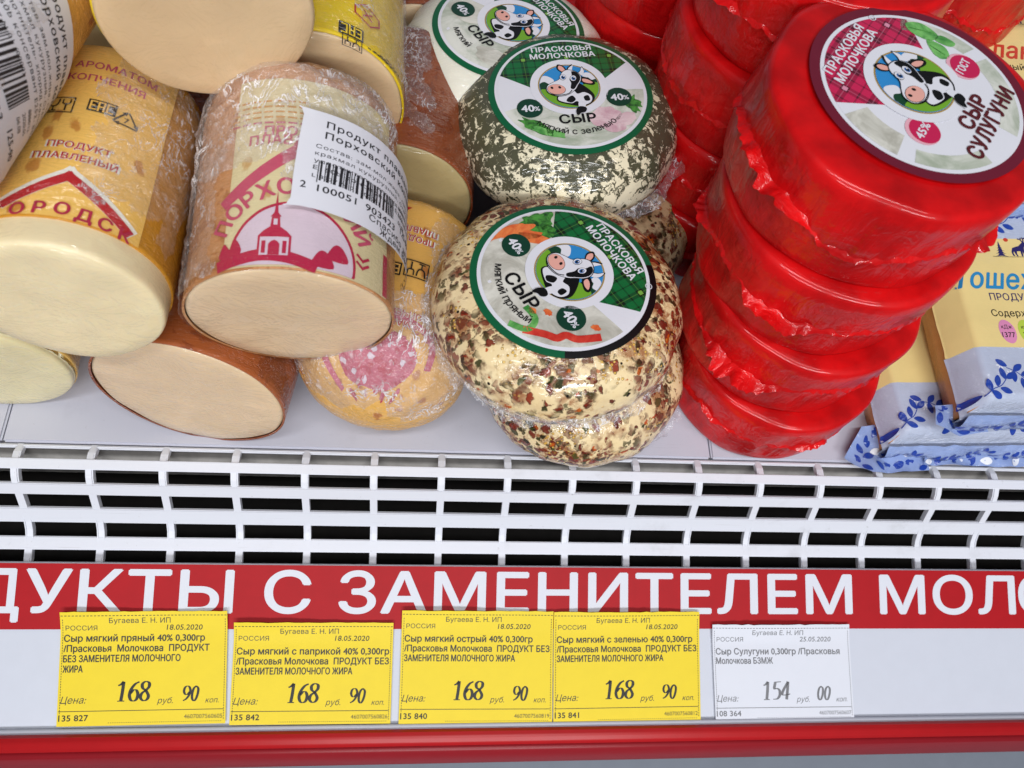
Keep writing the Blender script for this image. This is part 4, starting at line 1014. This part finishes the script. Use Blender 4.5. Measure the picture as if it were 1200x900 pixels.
def put_label(root, top, art, ang, name='label', off=(0, 0)):
    c_, s_ = math.cos(ang), math.sin(ang)
    return art.build(name, lambda x, y, h: Vector((c_ * x - s_ * y + off[0], s_ * x + c_ * y + off[1], top(math.hypot(x, y)) + h + .0002)), root, (.004, .004))
GS = 'soft spiced cheese rounds'
def seat(center_px, z, H, tilt):                              # base point of a cheese whose label centre shows at this place
    p = at(*center_px, z); n = Matrix.Rotation(tilt[1], 3, 'Y') @ (Matrix.Rotation(tilt[0], 3, 'X') @ Vector((0, 0, 1))); return p - n * H
# lower and upper spiced cheese
root, top = round_cheese('round_cheese', 'lower spiced cheese round under the labelled one, standing on the white deck', at(677, 428, .018) + Vector((0, 0, -.0178)), (R_(2), 0), 1.9, .037, .0405, .021, 'spicy', 3, GS)
frill(root, .0400, .010, 'film_edge', .0075, 2, 205, 345)
tl_ = (R_(-4), R_(-1)); root, top = round_cheese('round_cheese', 'spiced cheese round with red and green flakes and a dark green cow label', seat((661, 324), .0765, .0335, tl_), tl_, 0, .0335, .0424, .023, 'spicy', 11, GS)
put_label(root, top, green_label(.0302, 'spicy'), up_angle((661, 324), (726, 291), .0765))
frill(root, .0428, .017, 'film_edge', .004, 5, 120, 330)
# herb cheese and the dark one under it
root, top = round_cheese('round_cheese', 'dark spiced cheese round almost hidden under the herb cheese', Vector((.0350, .1010, .0)), (0, 0), .7, .036, .0415, .021, 'spicy', 23, GS)
tl_ = (R_(-3), R_(-4)); root, top = round_cheese('round_cheese', 'white cheese round coated in dark green herbs with a green cow label', seat((669, 108), .076, .0325, tl_), tl_, 0, .0325, .0424, .024, 'herb', 31, None)
put_label(root, top, green_label(.0302, 'herb'), up_angle((669, 108), (659, 62), .076))
frill(root, .0425, .012, 'film_edge', .006, 8, 250, 380)
root, top = round_cheese('round_cheese', 'plain white cheese round with pale green label at the back', seat((597, 31), .070, .038, (R_(-4), 0)), (R_(-4), 0), 0, .038, .0425, .021, 'milky', 41, None)
put_label(root, top, green_label(.0300, 'white'), up_angle((597, 36), (640, 18), .072))

# ------------------------------------------------------------------ red wrapped cheeses
RED_PROF = [(.004, .0), (.020, .0), (.034, .0), (.0380, .0004), (.0392, .0014), (.0397, .0040), (.0399, .0090), (.0401, .0130), (.0403, .0160), (.0404, .0178), (.0403, .0200), (.0402, .0240), (.0403, .0290), (.0403, .0320), (.0400, .0335), (.0393, .0344), (.0380, .0349), (.0340, .0350), (.0260, .0348), (.0130, .0348), (.004, .0348)]
def red_top(r): return .0349
def red_cheese(label, loc, seed, rotz=0., tilt=(0, 0), lab=None, k=1., seam=1., off=(0, 0)):
    root = empty('red_wrapped_cheese', loc, label, 'cheese', 'red film wrapped cheeses'); root.rotation_euler = (tilt[0], tilt[1], 0)
    nt = 160; pr = []
    P_ = smooth_pts(RED_PROF, 3, False)
    bm = bmesh.new(); rows = []
    for r, z in P_:
        row = []
        for j in range(nt):
            a = 2 * math.pi * j / nt; ca, sa = math.cos(a), math.sin(a)
            side = max(0, 1 - abs(z - .0165) / .0150)
            d = .0016 * n3(ca * 2 + seed, sa * 2, z * 40) * min(1, r / .03) + side * (.0011 * n3(ca * 12 + seed, sa * 12, z * 40) + .0006 * n3(ca * 30, sa * 30 + seed, z * 45))
            zz = z + (.0006 * n3(ca * 1.5, sa * 1.5 + seed, 4) if z > .03 else 0)
            row.append(bm.verts.new((ca * (r * k + d), sa * (r * k + d), zz)))
        rows.append(row)
    for a, b in zip(rows, rows[1:]):
        for j in range(nt): q = (j + 1) % nt; bm.faces.new((a[j], a[q], b[q], b[j]))
    bm.faces.new(rows[0]); bm.faces.new(rows[-1]); mesh_obj('body', bm, M['redfilm'], root)
    # crimped seam of the shrink film
    bm = bmesh.new(); n = 420; rows = []
    for q in range(9):
        row = []
        for j in range(n):
            a = 2 * math.pi * j / n; ca, sa = math.cos(a), math.sin(a)
            ear = max(0, n3(ca * 1.4 + seed * 1.7, sa * 1.4, 2) - .10) * 2.4; ear = min(1, ear)
            zc = .0170 + .0085 * n3(ca * 1.3 + seed, sa * 1.3, 7) + .0018 * n3(ca * 6, sa * 6, seed)
            if q < 3: r = .0398 * k + (q - 2) * .0006 + .0004; z = zc + (.0026 - .0010 * q)
            else:
                e = (q - 2) / 6
                r = .0404 * k + seam * e * (.0005 + (.0085 * ear * (.7 + .5 * n3(ca * 17, sa * 17, seed))) + .0006 * n3(ca * 26, sa * 26 + seed, 1)); z = zc + .0003 + e * (.0016 * n3(ca * 11, sa * 11 + seed, 3) + .0005 * n3(ca * 40, sa * 40, seed) - .0010 + ear * .003 * n3(ca * 6, sa * 6, seed))
            r += .0011 * n3(ca * 2 + seed, sa * 2, zc * 40) * .9
            row.append(bm.verts.new((r * ca, r * sa, z)))
        rows.append(row)
    for a, b in zip(rows, rows[1:]):
        for j in range(n): q = (j + 1) % n; bm.faces.new((a[j], a[q], b[q], b[j]))
    o = mesh_obj('film_seam', bm, M['redfilm'], root)
    if lab is not None: put_label(root, lambda r: .0349 + .0006, red_label(.0322), lab, off=off)
    return root
hh = .0345
red_cheese('bottom red wrapped cheese of the front stack, on the white deck', Vector((.1035, .0375, .0)), 2, tilt=(0, 0), k=.97)
red_cheese('second red wrapped cheese from the bottom of the front stack', Vector((.0990, .0440, hh)), 15, tilt=(0, R_(1)), k=.985)
red_cheese('red wrapped cheese directly beneath the labelled top one of the front stack', Vector((.0962, .0508, 2 * hh)), 6, tilt=(0, R_(-1)), k=1.015)
red_cheese('red wrapped cheese on top of the front stack with a crimson plaid cow label', at(1066, 115, .1375) + Vector((0, 0, -.0349)), 4, tilt=(R_(-.5), R_(1)), lab=up_angle((1080, 108), (988, 58), .1375), k=1.015, off=tuple((at(1076, 109, .1375) - at(1066, 115, .1375))[:2]))
for i, (x, y) in enumerate(((.0880, .1235), (.0890, .1250), (.0890, .1260), (.0920, .1290))):
    red_cheese(['lowest red cheese of the stack behind the labelled stack', 'second lowest red cheese of the stack behind the labelled stack', 'third red cheese up in the stack behind the labelled stack', 'top red cheese of the stack behind the labelled stack'][i], Vector((x, y, i * hh)), 20 + i * 3, tilt=(0, 0))
for i, (x, y) in enumerate(((.0640, .1900), (.0650, .1910), (.0640, .1900))):
    red_cheese(['red cheese at the bottom of the rearmost stack', 'middle red cheese of the rearmost stack', 'red cheese with a label edge showing on the rearmost stack'][i], Vector((x, y, i * hh)), 40 + i * 3, lab=(R_(-30) if i == 2 else None))
for i in range(4):
    red_cheese(['lowest red cheese beside the cream packs, behind the label', 'second red cheese up beside the cream packs at the back', 'third red cheese up beside the cream packs at the back', 'red cheese at the top edge above the crimson label'][i], Vector((.1780, .1960, i * hh)), 60 + i * 3)
#PART4
# ------------------------------------------------------------------ packs of sliced cheese on the right
def sprig(A, x, y, k, rot, n=2):
    A.push(x, y, k, rot)
    A.stroke([(0, 0), (.5, .12), (1.0, .10), (1.5, .30)], .045, 'pk_blue', 2, 4)
    for (lx, ly, a) in ((.45, .36, 70), (.50, -.16, -60), (.95, .36, 50), (1.05, -.20, -45), (1.45, .56, 75), (1.75, .30, 5), (-.30, .06, 185)):
        ca, sa = math.cos(R_(a)), math.sin(R_(a))
        A.poly([(lx + ca * u - sa * v, ly + sa * u + ca * v) for u, v in smooth_pts([(-.30, 0), (-.08, .15), (.16, .13), (.32, 0), (.16, -.13), (-.08, -.15)], 4)], 'pk_blue', 3)
    A.pop()
def flower(A, x, y, k):
    for i in range(6): A.ell(x + k * .6 * math.cos(i * 1.047), y + k * .6 * math.sin(i * 1.047), k * .42, k * .16, 'pk_white', 2, i * 1.047, 12)
def spruce_elk(A, x, y, k):
    A.push(x, y, k)
    A.stroke([(-1.2, -.02), (5, -.02)], .05, 'ink', 2)
    for i, w_ in enumerate((.82, .66, .50, .34, .2)):
        A.poly([(-w_, .02 + i * .34), (-w_ * .5, .16 + i * .34), (-w_ * .4, .30 + i * .34), (0, .62 + i * .34), (w_ * .4, .30 + i * .34), (w_ * .55, .14 + i * .34), (w_, .02 + i * .34), (0, .10 + i * .34)], 'pk_navy', 2 + i * .1)
    A.poly([(1.3, .62), (1.5, 1.1), (1.9, 1.25), (2.3, 1.35), (2.7, 1.7), (2.95, 1.9), (3.3, 1.75), (3.5, 1.5), (3.1, 1.45), (2.9, 1.15), (2.85, .8), (2.9, .05), (2.75, .05), (2.62, .68), (2.55, .05), (2.4, .05), (2.36, .70), (1.95, .68), (1.9, .4), (2.0, .05), (1.84, .05), (1.68, .42), (1.6, .7), (1.5, .45), (1.62, .1), (1.4, .1), (1.32, .4)], 'pk_navy', 2)
    for P_ in ([(2.9, 1.85), (2.7, 2.2), (2.45, 2.25)], [(3.0, 1.88), (3.1, 2.3), (3.4, 2.4)], [(2.75, 2.1), (2.8, 2.4)], [(3.08, 2.2), (2.95, 2.45)]): A.stroke(P_, .14, 'pk_navy', 2)
    A.ell(1.0, 2.15, .28, .24, 'pk_red', 2, 0, 20); A.pop()
def pack(label, loc, size, rot, kind, seed):
    W, D, H = size
    root = empty('cheese_slice_pack', loc, label, 'cheese pack', 'packs of sliced cheese'); root.rotation_euler = rot
    nx, ny = 40, 48
    def top(x, y):                                            # gently pillowed top, rolled edges
        ex = max(0, min(x, W - x) / .004); ey = max(0, min(y, D - y) / .005)
        k = (1 - (1 - min(1, ex)) ** 2) ** .5 if ex < 1 else 1; q = (1 - (1 - min(1, ey)) ** 2) ** .5 if ey < 1 else 1
        return H * (.45 + .55 * max(0, k) * max(0, q)) + .0006 * n3(x * 60 + seed, y * 60, 1)
    bm = bmesh.new(); g = [[bm.verts.new((W * i / nx, D * j / ny, top(W * i / nx, D * j / ny))) for j in range(ny + 1)] for i in range(nx + 1)]
    for i in range(nx):
        for j in range(ny): bm.faces.new((g[i][j], g[i + 1][j], g[i + 1][j + 1], g[i][j + 1]))
    ring = [g[i][0] for i in range(nx + 1)] + [g[nx][j] for j in range(1, ny + 1)] + [g[i][ny] for i in range(nx - 1, -1, -1)] + [g[0][j] for j in range(ny - 1, 0, -1)]
    prev = ring
    for z, ins in ((.25, .0), (.0, .001)):
        cur = []
        for v in ring:
            x = min(max(v.co.x, ins), W - ins); y = min(max(v.co.y, ins), D - ins); cur.append(bm.verts.new((x + .0005 * n3(x * 90, y * 90 + seed, z * 9), y + .0007 * n3(x * 120 + seed, y * 90, z * 9), H * z)))
        for k in range(len(ring)): q = (k + 1) % len(ring); bm.faces.new((prev[k], cur[k], cur[q], prev[q]))
        prev = cur
    bm.faces.new(prev)
    mesh_obj('cheese_slab', bm, M['slice'], root)
    A = Art(); e = .0006
    def sheet(x0, y0, x1, y1, m, l): A.rect(x0, y0, x1, y1, m, l)
    sheet(-.0009, .0235, W + .005, D - .0225, 'pack_cream', 0)
    for y0, y1 in ((-.008, .0235), (D - .0225, D + .004)): sheet(-.0016, y0, W + .005, y1, 'pk_grey', 0)
    rng = random.Random(seed + 1)
    for y0 in (.0, D - .0225):
        for i in range(int(W / .0105)):
            sprig(A, .002 + i * .0108, y0 + .004 + (.011 if i % 2 else 0), .0078, R_(rng.uniform(-50, -20) if i % 2 else rng.uniform(10, 40)))
            flower(A, .0105 + i * .0140, y0 + (.016 if i % 2 == 0 else .0055), .0017); flower(A, .0135 + i * .0140, y0 + (.0125 if i % 2 == 0 else .009), .0015)
    RI = root.rotation_euler.to_matrix().inverted()
    def lp(X, Y):                                             # photograph point -> place on this pack's top
        nrm = root.rotation_euler.to_matrix() @ Vector((0, 0, 1)); p0 = Vector(loc) + nrm * H
        d = WR @ Vector((X - 600, Y - 450, F_PX)); v = RI @ (CAM_POS + d * ((p0 - CAM_POS).dot(nrm) / d.dot(nrm)) - Vector(loc)); return v.x, v.y
    if kind == 'posh':
        u = lp(1174, 301); spruce_elk(A, *u, .0036)
        u = lp(1138, 338); A.text('ошехонский', *u, .0125, 'pk_cyan', 2, 'L', .02, .35, 0, .88); A.text('П', u[0] - .0006, u[1], .0150, 'pk_cyan', 2, 'R', .02, .35)
        u = lp(1160, 352); A.text('ПРОДУКТ СЫРНЫЙ', *u, .0042, 'pk_navy', 2, 'L', .01)
        u = lp(1162, 371); A.text('Содержание жира 45%', *u, .0040, 'ink', 2, 'L', .01)
        u = lp(1180, 389); A.ell(u[0], u[1], .0034, .0050, 'pk_pink', 2, R_(12)); A.text('кДж', u[0], u[1] + .0012, .0022, 'ink', 3, 'C', .01); A.text('1377', u[0], u[1] - .0024, .0030, 'ink', 3, 'C', .012)
        u = (u[0] + .0082, u[1]); A.ell(u[0], u[1], .0034, .0050, 'pk_lime', 2, R_(12)); A.text('ккал', u[0], u[1] + .0012, .0020, 'ink', 3, 'C', .01); A.text('331', u[0], u[1] - .0024, .0030, 'ink', 3, 'C', .012)
    elif kind == 'gol':
        u = lp(1167, 27); spruce_elk(A, *u, .0042)
        u = lp(1160, 68); A.text('ландский', *u, .0125, 'pk_red', 2, 'L', .02, .35, 0, .92); A.text('Гол', u[0] - .0005, u[1], .0125, 'pk_red', 2, 'R', .02, .35, 0, .92)
        u = lp(1200, 84); A.text('сливочный', *u, .0046, 'ink', 2, 'R', .008)
    def over(x, y, h):                                        # the film turns down over the slab's edges
        X = min(max(x, -.0006), W + .0006); Y = min(max(y, -.0006), D + .0006); z = top(min(max(X, 0), W), min(max(Y, 0), D)) + h * .6 + .0004
        dx, dy = abs(x - X), abs(y - Y); wv = .0006 * n3(x * 150 + seed, y * 150, 5)
        if dx or dy: X += math.copysign(h + .0002 + max(0, wv), x - X) if dx else 0; Y += math.copysign(h + .0002 + max(0, wv), y - Y) if dy else 0; z -= dx + dy
        return Vector((X, Y, z))
    A.build('wrapper', over, root, (.0025, .0010))
    # front face of the wrapper and its folded end
    bm = bmesh.new(); rows = []; n = 60
    B = Art(); B.rect(-.001, -H * .95, W + .001, 0, 'pk_ice', 0)
    for i in range(int(W / .015)): sprig(B, .002 + i * .016, -H * .55 + .0012 * (i % 2), .0070, R_(rng.uniform(-25, 25)))
    for i in range(int(W / .016)): flower(B, .012 + i * .016, -H * .7, .0014)
    def front(x, y, h):
        t = -y / H
        return Vector((x, -.0012 - h - .0035 * math.sin(min(1, t) * math.pi) * (.7 + .6 * n3(x * 60 + seed, t * 2, 2)) - .0008 * n3(x * 200, t * 5, seed), H * .62 * (1 - t * 1.0) + .0008))
    B.build('folded_end', front, root, (.0025, .0025))
    return root, top
def fold(root, pts, seed, name='wrapper_fold'):
    # loose folded corner of the printed film: a creased triangle-like flap standing off the pack
    A = Art(); A.poly(pts, 'pk_ice', 0)
    xs = [p[0] for p in pts]; ys = [p[1] for p in pts]; rng = random.Random(seed)
    def inside(X, Y):
        r = False
        for i in range(len(pts)):
            (x1, y1), (x2, y2) = pts[i - 1], pts[i]
            if (y1 > Y) != (y2 > Y) and X < (x2 - x1) * (Y - y1) / (y2 - y1) + x1: r = not r
        return r
    put = []
    for k in range(900):
        X, Y, a_ = rng.uniform(min(xs), max(xs)), rng.uniform(min(ys), max(ys)), rng.uniform(0, 6.28); L = rng.uniform(.0019, .0027)
        if any(math.hypot(X - u, Y - v) < .0042 for u, v in put): continue
        leaf = [(X + math.cos(a_) * u * L - math.sin(a_) * v * L, Y + math.sin(a_) * u * L + math.cos(a_) * v * L) for u, v in smooth_pts([(-1, 0), (-.3, .5), (.5, .45), (1.05, 0), (.5, -.45), (-.3, -.5)], 4)]
        if all(inside(*z) for z in leaf):
            put.append((X, Y)); A.poly(leaf, 'pk_blue' if len(put) % 5 else 'pk_white', 2)
    def fm(x, y, h): return Vector((x, y, .0035 + h + .0045 * abs(n3(x * 55 + seed, y * 55, 1)) + .0020 * n3(x * 150, y * 150, seed) + .16 * max(0, y + .003)))
    return A.build(name, fm, root, (.002, .002))
rz = R_(3)
r1, tp = pack('blue leaf patterned pack lying lowest at the right, its crumpled end over the grille', (.1505, .0030, .0), (.095, .115, .020), (0, 0, R_(2)), 'low', 5)
fold(r1, [(-.016, -.003), (-.006, -.0095), (.020, -.0085), (.021, .004), (.010, .012), (-.006, .010)], 4)
fold(r1, [(.018, -.006), (.060, -.0075), (.090, -.004), (.090, .004), (.022, .006)], 9)
r2, tp = pack('cream pack of sliced cheese with blue script lettering and blue leaf band', (.1700, .0085, .0215), (.095, .094, .022), (R_(4), 0, R_(2)), 'posh', 8)
fold(r2, [(-.009, -.002), (.002, -.006), (.014, -.0045), (.012, .002), (.002, .006), (-.007, .006)], 12)
r3, tp = pack('cream pack of sliced cheese with red script lettering behind the labelled red cheese', (.1760, .0930, .0420), (.095, .115, .022), (R_(6), 0, R_(2)), 'gol', 14)

# dark fillers of the pile seen only through its gaps
Chub('brown smoked chub deep in the pile under the large tan chub', (-.1050, .0960, .0400), (.05, -1, 0), .0300, .08, 'brown', 'cut_b', seed=61)
Chub('brown smoked chub under the olive cream chub, in the shadow of the pile', (-.1700, .1000, .0310), (.0, -1, 0), .0300, .08, 'brown', 'cut_b', seed=63)
Chub('brown smoked chub behind the reddish brown one, in front of the white cheese', (-.0420, .1700, .0310), (.0, -1, 0), .0300, .08, 'brown_dark', 'cut_b', seed=67)
